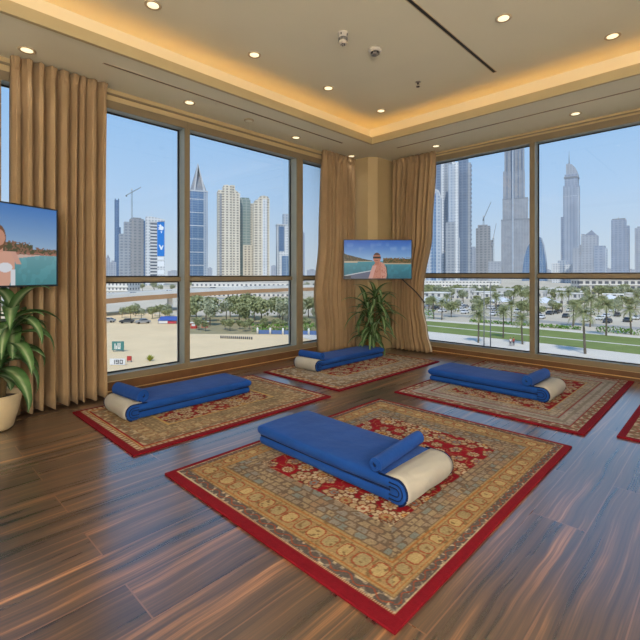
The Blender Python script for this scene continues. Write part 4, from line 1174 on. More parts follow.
# hedges
def hedge(x0, y0, x1, y1, w_, h_, label, seed):
    rs = random.Random(seed); a = Vector((x0, y0, GZ)); b = Vector((x1, y1, GZ)); d_ = (b - a); ln = d_.length; d_.normalize(); s = Vector((-d_.y, d_.x, 0)); mb = MB()
    for _ in range(int(ln * 26)):
        c = a + d_ * rs.uniform(0, ln) + s * rs.uniform(-w_, w_) * .5 + Vector((0, 0, rs.uniform(0.05, 1) * h_))
        n_ = Vector((rs.gauss(0, 1), rs.gauss(0, 1), rs.gauss(0.6, 1))).normalized(); u = n_.cross(Vector((rs.random(), rs.random(), .3))).normalized(); v_ = n_.cross(u); k = rs.uniform(.18, .38)
        mb.add([c - u * k, c - v_ * k * .7, c + u * k, c + v_ * k * .7], [(0, 1, 2, 3)])
    tag(mb.build('hedge', M['hedge']), label, 'hedge')
hedge(-26, 131.3, 6, 130.2, 2.6, 1.6, 'green hedge behind the lawn at the right picture edge', 1)
hedge(-60, 130.4, -30, 132.5, 1.8, 0.9, 'low hedge behind the lawn, middle of the right wall', 2)
hedge(-79, 128.5, -72, 129.5, 2.5, 3.5, 'bright green bush beside the swept curtain edge', 3)
hx0 = at(252, 112); hx1 = at(318, 112)
hedge(hx0[0], hx0[1], hx1[0], hx1[1], 3.0, 2.2, 'bright green hedge along the beach wall', 4)

# low blue beach wall with white posts
wx0 = at(258, 108); wx1 = at(322, 106)
wl = empty('beach_wall', (wx0[0], wx0[1], GZ), math.atan2(wx1[1] - wx0[1], wx1[0] - wx0[0]), 'low blue wall with white posts below the bright hedge', 'wall')
ln = math.hypot(wx1[0] - wx0[0], wx1[1] - wx0[1])
M['bluew'] = plain('blue_wall_paint', (92, 120, 168), 0.8, var=0.06)
MB().box((0, -.15, 0), (ln, .15, 1.0)).build('wall_panel', M['bluew'], wl)
for k in range(6): MB().lathe([(.25, 0), (.25, 1.5), (.1, 1.7)], 10, (ln * k / 5, -.42, 0)).build('post', M['conc'], wl)

# cars: parked beyond the lawns, and on the far road
def car_proto(paint):
    root = empty('car', (0, 0, 0))
    prof = [(-2.1, .35), (-2.15, .75), (-1.9, .95), (-1.1, 1.0), (-.6, 1.42), (.75, 1.45), (1.55, 1.02), (2.1, .9), (2.15, .4)]
    mb = MB(); n = len(prof)
    vs = [(x, -.85 + .10 * (z > 1.2), z) for x, z in prof] + [(x, .85 - .10 * (z > 1.2), z) for x, z in prof]
    mb.add(vs, [tuple(range(n)), tuple(range(n, 2 * n))[::-1]] + [(i, n + i, n + (i + 1) % n, (i + 1) % n) for i in range(n)])
    mb.build('body', paint, root)
    g = MB()
    for sy in (-1, 1): g.add([(-.95, sy * .86, 1.02), (1.35, sy * .86, 1.04), (.72, sy * .775, 1.38), (-.58, sy * .775, 1.36)], [(0, 1, 2, 3)])
    g.add([(-1.12, -.7, 1.04), (-1.12, .7, 1.04), (-.66, .66, 1.38), (-.66, -.66, 1.38)], [(0, 1, 2, 3)]); g.add([(1.58, -.7, 1.05), (1.58, .7, 1.05), (.86, .66, 1.42), (.86, -.66, 1.42)], [(0, 1, 2, 3)])
    g.build('windows', M['carg'], root)
    for sx in (-1.3, 1.35):
        for sy in (-.8, .8): MB().lathe([(.31, -.1), (.31, .1)], 12, M=Matrix.Translation((sx, sy, .31)) @ Matrix.Rotation(PI / 2, 4, 'X'), smooth=False).build('wheel', M['tyre'], root)
    return root
protos = [car_proto(M['carw']), car_proto(M['carw']), car_proto(M['cars']), car_proto(M['card'])]
used = set()
cname = ['white', 'white', 'silver', 'dark grey']
def car(x, y, z, rz, k, where, group):
    o = protos[k] if k not in used else copy_tree(protos[k]); used.add(k)
    o.location = (x, y, z); o.rotation_euler = (0, 0, rz)
    tag(o, '%s car %s' % (cname[k], where), 'car', '%s cars %s' % (cname[k], group))
for row in range(6):
    yy = 157 + row * 9.5
    for c_ in range(18):
        x = -150 + c_ * 9.5 + rng.uniform(-2, 2) + row * 2
        if rng.random() < .15: continue
        car(x, yy + rng.uniform(-1, 1), GZ, PI / 2 + rng.uniform(-.1, .1), rng.choice((0, 0, 1, 2, 3)), 'parked in the rows beyond the lawns', 'in the car park')
for i in range(12):
    t = (i + rng.random() * .6) / 12 * 8.5; k0 = int(t); f_ = t - k0
    x = bpts[k0][0] * (1 - f_) + bpts[k0 + 1][0] * f_ - rng.choice((3.2, 10.2)); y = bpts[k0][1] * (1 - f_) + bpts[k0 + 1][1] * f_; z = bz[k0] * (1 - f_) + bz[k0 + 1] * f_
    car(x, y, z - .9, math.atan2(bpts[k0 + 1][1] - bpts[k0][1], bpts[k0 + 1][0] - bpts[k0][0]), rng.choice((0, 2, 3)), 'driving on the elevated road', 'on the elevated road')
for i, (px, d_) in enumerate(((108, 134), (127, 132), (143, 131))):
    x, y = at(px, d_); car(x, y, GZ + .05, YAW + .3 * i, (2, 3, 2)[i], 'parked on the sand at the back of the beach', 'on the sand')

# white houses beyond the lawns
M['house'] = facade('white_house', (222, 218, 212), (110, 114, 120), 3.4, 3.2, .42, .45)
for (x, y) in HOUSES:
    w_ = rng.uniform(7, 13); dp = rng.uniform(6, 9); h_ = rng.uniform(3.5, 6.5)
    r_ = empty('white_house', (x, y, GZ), rng.uniform(-.2, .2), 'low white house among the far trees', 'house', 'white houses among the far trees')
    MB().box((-w_ / 2, -dp / 2, 0), (w_ / 2, dp / 2, h_)).build('walls', M['house'], r_)
    MB().box((-w_ / 2 - .3, -dp / 2 - .3, h_), (w_ / 2 + .3, dp / 2 + .3, h_ + .4)).build('flat_roof', M['conc'], r_)
def longblock(px0, px1, ytop, d_, label, mat, floors_gap=None):
    x0, y0 = at(px0, d_); x1, y1 = at(px1, d_ * 0.97); h_ = hgt(ytop, d_) - GZ; L_ = math.hypot(x1 - x0, y1 - y0)
    r_ = empty('long_building', (x0, y0, GZ), math.atan2(y1 - y0, x1 - x0), label, 'building')
    MB().box((0, 0, 0), (L_, 14, h_)).build('walls', mat, r_)
    MB().box((-.4, -.6, h_), (L_ + .4, 14.4, h_ + .7)).build('roof_slab', M['conc'], r_)
    for k in range(1, 3): MB().box((0, -.8, h_ * k / 3 - .4), (L_, 0, h_ * k / 3 + .3)).build('balcony_band', M['conc'], r_)
M['lblock'] = facade('white_long_building', (212, 206, 198), (96, 98, 104), 3.9, 4.6, .62, .55)
longblock(579, 690, 279.5, 330, 'long white building with dark windows at the right edge, under the transom', M['lblock'])
longblock(410, 500, 281.5, 430, 'long low white building beyond the car park, right of the curtain', M['house'])
longblock(192, 300, 281.5, 300, 'long white terrace beyond the elevated road, middle left window', M['house'])
longblock(80, 128, 282.5, 330, 'long low white terrace beyond the elevated road, near the left curtain', M['house'])

# marquees in the car park
for px, d_, s in MARQ:
    x, y = at(px, d_)
    r_ = empty('marquee', (x, y, GZ), .2, 'white peaked tent among the parked cars', 'tent', 'white tents of the car park')
    mb = MB(); w_ = 4 * s
    mb.add([(-w_, -w_, 2.6), (w_, -w_, 2.6), (w_, w_, 2.6), (-w_, w_, 2.6), (0, 0, 5.0)], [(0, 1, 4), (1, 2, 4), (2, 3, 4), (3, 0, 4), (3, 2, 1, 0)]); mb.build('canopy', M['carw'], r_)
    for sx in (-1, 1):
        for sy in (-1, 1): MB().lathe([(.1, 0), (.1, 2.6)], 8, (sx * w_ * .95, sy * w_ * .95, 0)).build('pole', M['steel'], r_)

# lamp posts of the park
for (px, d_, top, lb) in ((490.5, 88, 282, 'slim lamp post beside the first palm'), (484, 90, 286, 'slim lamp post left of its twin')):
    x, y = at(px, d_); h_ = hgt(top, d_) - GZ
    r_ = empty('lamp_post', (x, y, GZ), YAW, lb, 'lamp post')
    MB().lathe([(.12, 0), (.07, h_)], 10).build('pole', M['steel'], r_)
    MB().box((-.7, -.12, h_ - .1), (.3, .12, h_ + .08)).build('lamp_head', M['steel'], r_)

# people on the path: one continuous figure each, clothes over it
M['skin'] = plain('skin', (176, 126, 98), 0.7); M['shirtw'] = plain('white_shirt', (226, 222, 218), 0.9); M['shirtr'] = plain('red_shirt', (176, 70, 60), 0.9); M['trou'] = plain('dark_trousers', (74, 70, 76), 0.9); M['hair'] = plain('dark_hair', (36, 28, 24), 0.8)
def skinned(name, pts, edges, radii, mat, parent, lvl=2):
    me = bpy.data.meshes.new(name); me.from_pydata(pts, edges, []); me.materials.append(mat)
    o = bpy.data.objects.new(name, me); COL.objects.link(o); o.parent = parent
    s = o.modifiers.new('skin', 'SKIN'); s.use_smooth_shade = True
    for v, r_ in zip(me.skin_vertices[0].data, radii): v.radius = (r_, r_)
    me.skin_vertices[0].data[0].use_root = True
    u = o.modifiers.new('sub', 'SUBSURF'); u.levels = lvl; u.render_levels = lvl
    return o
def person(x, y, rz, shirt, label):
    root = empty('person', (x, y, GZ + .05), rz, label, 'person')
    P_ = [(0, 0, .95), (0, 0, 1.18), (0, 0, 1.40), (0, 0, 1.50), (0, .02, 1.64), (0, .02, 1.72),
          (.17, 0, 1.40), (.24, .03, 1.13), (.25, -.08, .88), (-.17, 0, 1.40), (-.24, -.03, 1.13), (-.25, .10, .90),
          (.09, 0, .90), (.10, -.14, .50), (.10, -.08, .08), (.10, -.22, .04), (-.09, 0, .90), (-.10, .10, .50), (-.10, .24, .12), (-.10, .14, .05)]
    E_ = [(0, 1), (1, 2), (2, 3), (3, 4), (4, 5), (2, 6), (6, 7), (7, 8), (2, 9), (9, 10), (10, 11), (0, 12), (12, 13), (13, 14), (14, 15), (0, 16), (16, 17), (17, 18), (18, 19)]
    rd = [.13, .12, .13, .055, .10, .085, .065, .045, .035, .065, .045, .035, .09, .06, .04, .035, .09, .06, .04, .035]
    skinned('body', P_, E_, rd, M['skin'], root)
    skinned('shirt', [P_[1], P_[0], P_[2], P_[6], (.22, .02, 1.22), P_[9], (-.22, -.02, 1.22)], [(0, 1), (0, 2), (2, 3), (3, 4), (2, 5), (5, 6)], [.145, .15, .15, .085, .06, .085, .06], shirt, root)
    skinned('trousers', [P_[0], P_[12], P_[13], (.10, -.09, .14), P_[16], P_[17], (-.10, .22, .17)], [(0, 1), (1, 2), (2, 3), (0, 4), (4, 5), (5, 6)], [.14, .11, .08, .06, .11, .08, .06], M['trou'], root)
    skinned('hair', [(0, .035, 1.70), (0, .05, 1.755), (0, .07, 1.66)], [(0, 1), (0, 2)], [.09, .075, .07], M['hair'], root)
x, y = at(510.5, 89.5); person(x, y, .4, M['shirtw'], 'person in a pale top walking on the white path, left of two')
x, y = at(513.5, 89.5); person(x, y, .4, M['shirtr'], 'person in a reddish top walking on the white path, right of two')

# things on the beach
M['teal'] = plain('teal_board', (70, 128, 124), 0.7, var=0.1); M['red'] = plain('red_board', (190, 60, 50), 0.7); M['sailb'] = plain('blue_canvas', (66, 96, 168), 0.8); M['sailr'] = plain('red_canvas', (200, 70, 84), 0.8); M['yel'] = plain('yellow_green_leaves', (168, 168, 52), 0.9, var=0.2, scale=2)
def board(px, d_, w_, h_, z_, mat, label, marks=None):
    x, y = at(px, d_); r_ = empty('sign_board', (x, y, GZ + .05), YAW, label, 'sign')
    MB().box((-w_ / 2, -.06, z_), (w_ / 2, .06, z_ + h_)).build('panel', mat, r_)
    for sx in (-.4, .4): MB().box((sx * w_ - .06, .06, 0), (sx * w_ + .06, .18, z_ + h_ * .9)).build('post', M['steel'], r_)
    if marks: marks(r_, w_, h_, z_)
def m_teal(r_, w_, h_, z_):
    mb = MB()
    for cx, hh in ((-.28, .7), (-.16, .45), (-.02, .78), (.14, .78), (.05, .2)): mb.box((cx * w_, -.08, z_ + h_ * .12), (cx * w_ + w_ * .08, -.06, z_ + h_ * (.12 + hh * .9)))
    mb.build('pale_marks', M['conc'], r_)
def m_num(r_, w_, h_, z_):
    seg = {'1': 'bc', '9': 'abcdfg', '0': 'abcdef'}
    W_, H_, q = w_ * .2, h_ * .66, h_ * .12
    for k, ch in enumerate('190'):
        x0 = -w_ * .36 + k * w_ * .26; z0_ = z_ + h_ * .17; mb = MB()
        for g_ in seg[ch]:
            a0, b0, a1, b1 = {'a': (0, H_ - q, W_, H_), 'b': (W_ - q, H_ / 2, W_, H_), 'c': (W_ - q, 0, W_, H_ / 2), 'd': (0, 0, W_, q), 'e': (0, 0, q, H_ / 2), 'f': (0, H_ / 2, q, H_), 'g': (0, H_ / 2 - q / 2, W_, H_ / 2 + q / 2)}[g_]
            mb.box((x0 + a0, -.09, z0_ + b0), (x0 + a1, -.06, z0_ + b1))
        mb.build('digit', M['card'], r_)
board(118, 83, 2.3, 1.7, .3, M['teal'], 'teal sign board with pale marks standing on the sand', m_teal)
board(117.5, 70.5, 2.5, 1.0, .1, M['carw'], 'white number board at the bottom of the beach', m_num)
board(129.2, 73, .75, .75, .3, M['red'], 'small red board right of the white number board')
def stall(px, d_, w_, mat2, label):
    x, y = at(px, d_); r_ = empty('beach_tent', (x, y, GZ + .05), YAW, label, 'tent')
    mb = MB(); mb.add([(-w_, -w_ * .5, 1.0), (w_, -w_ * .5, 1.0), (w_, w_ * .5, 1.9), (-w_, w_ * .5, 1.9), (-w_, -w_ * .5, 1.15), (w_, -w_ * .5, 1.15), (w_, w_ * .5, 2.05), (-w_, w_ * .5, 2.05)], [(0, 3, 2, 1), (4, 5, 6, 7), (0, 1, 5, 4), (1, 2, 6, 5), (2, 3, 7, 6), (3, 0, 4, 7)]); mb.build('canopy', M['sailb'], r_)
    MB().box((-w_ * .95, -w_ * .45, .15), (0, w_ * .45, .95)).build('white_side', M['carw'], r_)
    MB().box((0, -w_ * .45, .15), (w_ * .9, w_ * .45, .75)).build('red_side', mat2, r_)
    for sx in (-1, 1):
        for sy in (-.48, .48): MB().box((sx * w_ * .96 - .05, sy * w_ - .05, 0), (sx * w_ * .96 + .05, sy * w_ + .05, 1.4 + sy * .9)).build('pole', M['steel'], r_)
stall(169, 131, 2.9, M['sailr'], 'blue topped beach tent with red and white sides by the mullion')
for px, d_, lb in ((194, 119, 'small red beach kiosk just right of the mullion'), (205, 121, 'small red beach kiosk, right one of two')):
    x, y = at(px, d_); r_ = empty('beach_kiosk', (x, y, GZ + .05), YAW, lb, 'kiosk')
    MB().box((-.8, -.6, 0), (.8, .6, 1.5)).build('cabin', M['red'], r_); MB().box((-1, -.8, 1.5), (1, .8, 1.7)).build('roof', M['conc'], r_)
    MB().box((-.5, -.63, .7), (.5, -.6, 1.3)).build('hatch', M['carw'], r_)
for k in range(16):
    x, y = at(221 + k * 2.05, 100.5 - k * .12)
    tag(MB().lathe([(.16, 0), (.16, .5), (.05, .62)], 8).build('beach_post', M['card'], loc=(x, y, GZ + .05)), 'short dark post of the row across the sand', 'post', 'dark posts across the sand')
x, y = at(150, 74); r_ = empty('beach_shrub', (x, y, GZ + .05), 0, 'yellow green shrub at the bottom of the beach', 'shrub')
mb = MB(); rs_ = random.Random(3)
for k in range(60):
    a_ = rs_.uniform(0, 6.28); e_ = rs_.uniform(.5, 1.5); l_ = rs_.uniform(.7, 1.3); d_ = Vector((math.cos(a_) * math.cos(e_), math.sin(a_) * math.cos(e_), math.sin(e_))) * l_; s_ = Vector((-math.sin(a_), math.cos(a_), 0)) * .10
    mb.add([(0, 0, 0), d_ * .5 + s_, d_, d_ * .5 - s_], [(0, 1, 2, 3)])
mb.build('foliage', M['yel'], r_)
MB().lathe([(.12, 0), (.08, .4)], 8).build('stem', M['bark'], r_)

# ------------------------------------------------------------------ the skyline
def fac(nm, wall, glass, *a, **k): M[nm] = facade(nm, wall, glass, *a, **k)  # facade colours paled and greyed: distance haze is mixed into them
fac('f_grey', (168, 174, 182), (138, 146, 158), 4.0, 5.0, .6, .5)
fac('f_grey2', (162, 164, 168), (134, 140, 148), 4.2, 6.0, .5, .55)
fac('f_blueglass_haze', (150, 170, 192), (116, 144, 178), 4.0, 9.0, .85, .75, .25, .3)
fac('f_deepblue_haze', (132, 152, 178), (104, 130, 164), 4.0, 7.0, .8, .7, .25, .3)
fac('f_cream', (226, 217, 200), (156, 150, 142), 3.6, 5.2, .52, .55)
fac('f_stripe', (222, 222, 222), (96, 106, 120), 4.4, 400.0, 1.0, .5)
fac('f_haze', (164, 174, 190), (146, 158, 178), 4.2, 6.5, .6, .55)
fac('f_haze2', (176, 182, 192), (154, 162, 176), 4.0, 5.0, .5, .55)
fac('f_slate_haze', (140, 152, 170), (116, 132, 154), 4.0, 6.0, .7, .6, .3, .2)
fac('f_pale', (188, 196, 206), (150, 166, 186), 4.0, 4.5, .55, .6)
fac('f_white', (222, 224, 226), (170, 178, 188), 4.0, 4.0, .5, .5)
fac('f_greenglass_haze', (168, 178, 174), (136, 154, 152), 4.0, 6.0, .7, .6)
fac('f_super_haze', (172, 175, 181), (150, 155, 166), 4.2, 4.6, .55, .6, .3, .2)
M['spire'] = plain('grey_metal_cladding', (150, 154, 160), 0.4, metal=0.3, var=0.06, scale=0.2)
M['spirel'] = plain('pale_metal_cladding', (206, 208, 210), 0.4, metal=0.2, var=0.06, scale=0.2)
M['bannerb'] = plain('blue_banner', (34, 128, 216), 0.6, var=0.03)

class Tower:
    """local frame: x across the sight line (in picture pixels at distance d), y away from us, z up from the ground"""
    def __init__(self, px, d, label, name='tower', twist=0.0):
        self.px, self.d, self.k = px, d, d / F_PX
        x, y = at(px, d)
        self.root = empty(name, (x, y, GZ), YAW + math.atan2(-(px - 320), F_PX) + twist, label, 'building')
    def z(self, py): return hgt(py, self.d) - GZ
    def x(self, px): return (px - self.px) * self.k
    def block(self, nm, p0, p1, ytop, mat, y0=0.0, dep=None, ybot=None):
        w_ = (p1 - p0) * self.k; dep = w_ if dep is None else dep * self.k
        z0_ = 0 if ybot is None else self.z(ybot)
        return MB().box((self.x(p0), y0 * self.k, z0_), (self.x(p1), y0 * self.k + dep, self.z(ytop))).build(nm, M[mat], self.root)
    def poly(self, nm, pts, mat, y0=0.0, dep=6):
        """outline in picture pixels, pushed back dep pixels"""
        pl = [(self.x(a), self.z(b)) for a, b in pts]; n = len(pl)
        vs = [(p[0], y0 * self.k, p[1]) for p in pl] + [(p[0], (y0 + dep) * self.k, p[1]) for p in pl]
        fs = [tuple(range(n))[::-1], tuple(range(n, 2 * n))] + [(i, (i + 1) % n, n + (i + 1) % n, n + i) for i in range(n)]
        o = MB().add(vs, fs).build(nm, M[mat], self.root)
        bm = bmesh.new(); bm.from_mesh(o.data); bmesh.ops.recalc_face_normals(bm, faces=bm.faces); bm.to_mesh(o.data); bm.free()
        return o
    def pyramid(self, nm, p0, p1, ybase, ytip, mat, ptip=None, dep=None, y0=0.0):
        a, b = self.x(p0), self.x(p1); w_ = b - a; dp = w_ if dep is None else dep * self.k; yy = y0 * self.k
        tx_ = self.x(ptip if ptip else (p0 + p1) / 2)
        zb_ = self.z(ybase)
        return MB().add([(a, yy, zb_), (b, yy, zb_), (b, yy + dp, zb_), (a, yy + dp, zb_), (tx_, yy + dp / 2, self.z(ytip))], [(3, 2, 1, 0), (0, 1, 4), (1, 2, 4), (2, 3, 4), (3, 0, 4)]).build(nm, M[mat], self.root)
    def mast(self, nm, p, ybase, ytip, w_=.5, mat='spire', y0=3):
        return MB().lathe([(w_ * self.k, self.z(ybase)), (w_ * .35 * self.k, self.z(ytip))], 8, (self.x(p), y0 * self.k, 0)).build(nm, M[mat], self.root)
def crane(px, d, ybase, ytop, jib0, jib1, label, zbase=None):
    x, y = at(px, d); k = d / F_PX
    r_ = empty('tower_crane', (x, y, hgt(ybase, d)), YAW + math.atan2(-(px - 320), F_PX), label, 'crane')
    h_ = (ybase - ytop) * k; w_ = .6 * k
    mb = MB()
    for sx in (-1, 1):
        for sy in (-1, 1): mb.box((sx * w_ - .09 * k, sy * w_ - .09 * k, 0), (sx * w_ + .09 * k, sy * w_ + .09 * k, h_))
    n = max(4, int(h_ / (w_ * 3)))
    for i in range(n):
        za, zb_ = h_ * i / n, h_ * (i + 1) / n
        mb.tube([(-w_, -w_, za), (w_, -w_, zb_)], .07 * k, 4).tube([(w_, w_, za), (-w_, w_, zb_)], .07 * k, 4)
    mb.build('mast', M['steel'], r_)
    p0 = Vector(((jib0[0] - px) * k, 0, (ybase - jib0[1]) * k)); p1 = Vector(((jib1[0] - px) * k, 0, (ybase - jib1[1]) * k))
    mb = MB()
    for off in ((0, -.35 * k, 0), (0, .35 * k, 0), (0, 0, .6 * k)): mb.tube([p0 + Vector(off), p1 + Vector(off)], .13 * k, 5)
    mb.build('jib', M['steel'], r_)
    MB().box((-.6 * k, -.6 * k, h_), (.6 * k, .6 * k, h_ + 1.3 * k)).build('cab', M['spirel'], r_)
    q = p0.lerp(p1, .08)
    MB().box((q.x - .7 * k, -.4 * k, q.z - 1.2 * k), (q.x + .5 * k, .4 * k, q.z)).build('counterweight', M['steel'], r_)

# through the first left window
t = Tower(117, 1100, 'thin dark blue tower left of the crane', twist=.1)
t.block('shaft', 115, 119, 200, 'f_deepblue_haze'); t.block('step', 119, 120.5, 227, 'f_deepblue_haze', .5, 3); t.block('crown_edge', 115, 116, 198.8, 'f_deepblue_haze', 0, 1, 200); t.block('crown_edge', 118, 119, 198.6, 'f_deepblue_haze', 0, 1, 200)
t = Tower(109, 900, 'small far block beside the left curtain', twist=.1); t.block('body', 106.5, 110, 258, 'f_haze2'); t.pyramid('roof', 107, 109.5, 258, 254, 'spire')
t = Tower(114, 850, 'low far block below the thin blue tower', twist=.1); t.block('body', 111, 116, 262, 'f_haze2'); t.block('roof_box', 112, 114.5, 260.5, 'f_haze2', 1, 2, 262)
t = Tower(134, 600, 'stepped grey office block carrying the crane', twist=.12)
t.block('main_block', 131, 143, 218.5, 'f_grey2', 0, 12); t.block('left_step', 125.5, 131, 222, 'f_grey', 1, 9); t.block('low_step', 121, 125.5, 234, 'f_grey', 1.5, 8); t.block('blue_bay', 143, 146.6, 220, 'f_blueglass_haze', -.5, 9); t.block('roof_box', 133, 141, 217.2, 'f_grey2', 2, 6, 218.5)
t = Tower(155, 590, 'white striped tower with a blue banner', twist=.12)
t.block('white_edge', 146.8, 150.6, 218, 'f_white', 0, 9); t.block('striped_front', 150.6, 157, 222, 'f_stripe', .4, 9); t.block('side_block', 157, 164.2, 219.5, 'f_white', .6, 9)
t.poly('curved_parapet', [(146.8, 218.3), (146.8, 217), (151, 216.6), (157, 217.6), (164.4, 219), (164.4, 220.4), (157, 222), (150.6, 222)], 'f_white', -.1, 9)
bn = t.block('blue_banner', 157.2, 164, 221.4, 'bannerb', .35, .25, 256)
k_ = t.k
def mark(nm, pts, y0):
    return t.poly(nm, pts, 'spirel', y0, .12)
M['bannerw'] = plain('white_banner_mark', (240, 244, 248), .6, var=.01)
mk = t.poly('white_bird_mark', [(158.2, 224.6), (159.0, 224.4), (159.4, 225.4), (160.0, 224.0), (161.0, 224.6), (161.2, 226.0), (162.2, 225.6), (163.4, 227.0), (163.0, 229.2), (161.6, 230.2), (160.0, 229.6), (157.6, 229.2), (159.0, 228.2), (158.0, 227.0), (159.4, 226.8)], 'bannerw', .22, .12)
t.poly('white_bird_mark', [(160.2, 231.0), (162.0, 231.0), (161.1, 233.2)], 'bannerw', .22, .12)
t.poly('letter_mark', [(158.6, 244.6), (159.8, 244.6), (161.0, 247.4), (161.9, 245.4), (163.2, 245.0), (161.6, 249.6), (160.4, 249.6)], 'bannerw', .22, .12)
t.poly('white_panel', [(157.4, 257), (163.8, 257), (163.8, 259.6), (157.4, 259.6)], 'bannerw', .35, .2); t.poly('white_panel', [(157.4, 261.2), (163.8, 261.2), (163.8, 266.5), (157.4, 266.5)], 'bannerw', .35, .2); t.poly('white_panel', [(157.4, 270), (163.8, 270), (163.8, 274), (157.4, 274)], 'bannerw', .35, .2)
crane(131.9, 614, 219.75, 190, (126, 196.5), (140, 187), 'white tower crane rising above the grey office block')
# second left window
t = Tower(198.5, 700, 'blue glass tower with a pointed grey pyramid top', twist=.15)
t.block('shaft', 189.5, 207.3, 191, 'f_blueglass_haze', 0, 14); t.block('ribbed_edge', 203.6, 207.6, 192, 'f_pale', -.4, 4)
t.pyramid('pyramid', 191.2, 206.8, 191, 163.5, 'spire', 198.2, 12, 1)
t.poly('pale_fin', [(194.0, 190.8), (195.6, 190.8), (198.4, 164.5), (198.0, 163.2)], 'spirel', .8, 5.5); t.poly('pale_fin', [(203.4, 190.8), (205.6, 190.8), (198.6, 164.0), (198.2, 164.6)], 'spirel', .8, 5.5); t.block('crown_ledge', 189.2, 207.8, 190.2, 'spirel', -.3, 14.6, 191.6)
for p in range(6): t.block('white_band', 189.3, 203.6, 199 + p * 13.2, 'f_white', -.15, .4, 199.7 + p * 13.2)
t = Tower(229, 600, 'cream apartment tower, left of the pair in the middle', twist=.15)
t.block('shaft', 218.6, 232, 190.5, 'f_cream', 0, 13); t.block('tall_core', 223.5, 231.5, 186, 'f_cream', -.8, 10); t.block('right_wing', 232, 240, 192.5, 'f_cream', -.2, 12)
t.poly('crown', [(224, 186.2), (224, 185.2), (228, 184.6), (229.5, 185.6), (231, 184.6), (235, 184.8), (235, 189), (239.5, 192.4), (232, 192.6), (231, 186.2)], 'f_cream', .4, 8); t.block('dark_bay', 219.6, 221.8, 194, 'f_grey2', -.15, 1)
t = Tower(247, 620, 'greenish glass block between the cream apartment towers', twist=.15)
t.block('shaft', 240.3, 250.5, 199.5, 'f_greenglass_haze', 0, 10); t.block('crown', 240.8, 249.5, 197.6, 'f_greenglass_haze', .8, 8, 199.5); t.block('right_part', 250.5, 256.5, 203, 'f_cream', .6, 9); t.block('low_front', 243, 256, 245, 'f_cream', -1.0, 6)
t = Tower(263, 600, 'cream apartment tower with a rounded top, right of the pair', twist=.15)
t.block('shaft', 255.6, 269.6, 200, 'f_cream', 0, 13)
t.poly('rounded_crown', [(258.6, 200.2), (258.6, 198), (260.5, 196.2), (264, 195.5), (268, 196.4), (269.5, 199), (269.5, 203), (263, 200.2)], 'f_cream', -.3, 9); t.block('left_step', 253.8, 258.6, 203, 'f_cream', .8, 9); t.block('bright_bay', 262.6, 267, 199, 'f_white', -.6, 1.2)
t = Tower(284, 650, 'white framed blue glass block right of the cream towers', twist=.15)
t.block('shaft', 277.2, 291, 225, 'f_white', 0, 10); t.block('blue_front', 278.4, 284.4, 226.5, 'f_deepblue_haze', -.4, 2); t.block('top_tower', 283.4, 288.8, 213.5, 'f_pale', 1, 6); t.block('low_front', 278.6, 291.4, 251.5, 'f_white', -2.2, 6); t.block('blue_glass_panel', 281.5, 289, 256, 'f_blueglass_haze', -2.5, 2); t.block('roof_slab', 276.8, 291.4, 224.2, 'spirel', -.5, 11, 225.4)
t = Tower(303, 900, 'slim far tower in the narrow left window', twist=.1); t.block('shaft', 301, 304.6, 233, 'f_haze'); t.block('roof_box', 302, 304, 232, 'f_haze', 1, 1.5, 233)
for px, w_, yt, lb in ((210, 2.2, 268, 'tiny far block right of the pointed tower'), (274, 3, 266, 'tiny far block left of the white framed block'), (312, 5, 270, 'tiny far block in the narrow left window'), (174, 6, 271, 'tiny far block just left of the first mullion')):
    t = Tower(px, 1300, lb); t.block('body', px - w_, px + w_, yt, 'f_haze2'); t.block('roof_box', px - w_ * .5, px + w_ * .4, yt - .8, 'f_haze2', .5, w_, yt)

# first right window
t = Tower(434, 520, 'pale arched glass tower touching the swept curtain', twist=-.1)
t.poly('arched_front', [(427, 300), (427, 196), (430, 191), (434, 189), (438, 191), (440.6, 197), (440.6, 300)], 'f_pale', 0, 10); t.poly('white_arch_rim', [(426.6, 200), (429.6, 191), (434, 188.2), (438.6, 190.6), (441, 197), (441, 200), (439.8, 197.5), (438, 192.4), (434, 190), (430, 192.4), (427.4, 200)], 'spirel', -.3, 1.2)
t.block('glass_strip', 431.6, 436, 194, 'f_blueglass_haze', -.25, .6)
t = Tower(445, 640, 'blue grey tower second from the curtain, cut by the frame above', twist=-.1)
t.block('shaft', 426, 449, 160, 'f_grey', 0, 14); t.block('bright_fin', 441.4, 444, 156, 'f_white', -.5, 2); t.block('slate_bay', 436, 441, 164, 'f_slate_haze', -.4, 1); t.block('top_wing', 430, 452, 155, 'f_grey', 2, 10)
t = Tower(454, 600, 'white edged tower beside the dark slate tower', twist=-.1)
t.block('shaft', 448.6, 458, 164, 'f_pale', 0, 9); t.block('white_side', 454.6, 458.2, 162.5, 'f_white', -.4, 2); t.block('low_part', 446, 455, 222, 'f_grey', -1.4, 4); t.block('top_fin', 452, 455, 157, 'f_white', .5, 2)
t = Tower(463, 620, 'dark slate glass tower with a ragged right edge', twist=-.1)
t.block('shaft', 458, 467.5, 158.5, 'f_slate_haze', 0, 9); t.block('pale_side', 467.5, 470.2, 163, 'f_grey', .5, 8); t.block('low_wing', 455, 460, 238, 'f_white', -1.2, 3)
for k in range(22): t.block('balcony', 470.2, 471.0, 165 + k * 4.6, 'f_slate_haze', .8, 5, 166.6 + k * 4.6)
t = Tower(474, 800, 'low pink grey block left of the tower under construction', twist=-.1); t.block('body', 470, 476.5, 248, 'f_haze2'); t.block('roof_box', 471, 475, 246.5, 'f_haze2', 1, 3, 248)
t = Tower(484, 700, 'grey tower under construction topped by cranes', twist=-.1)
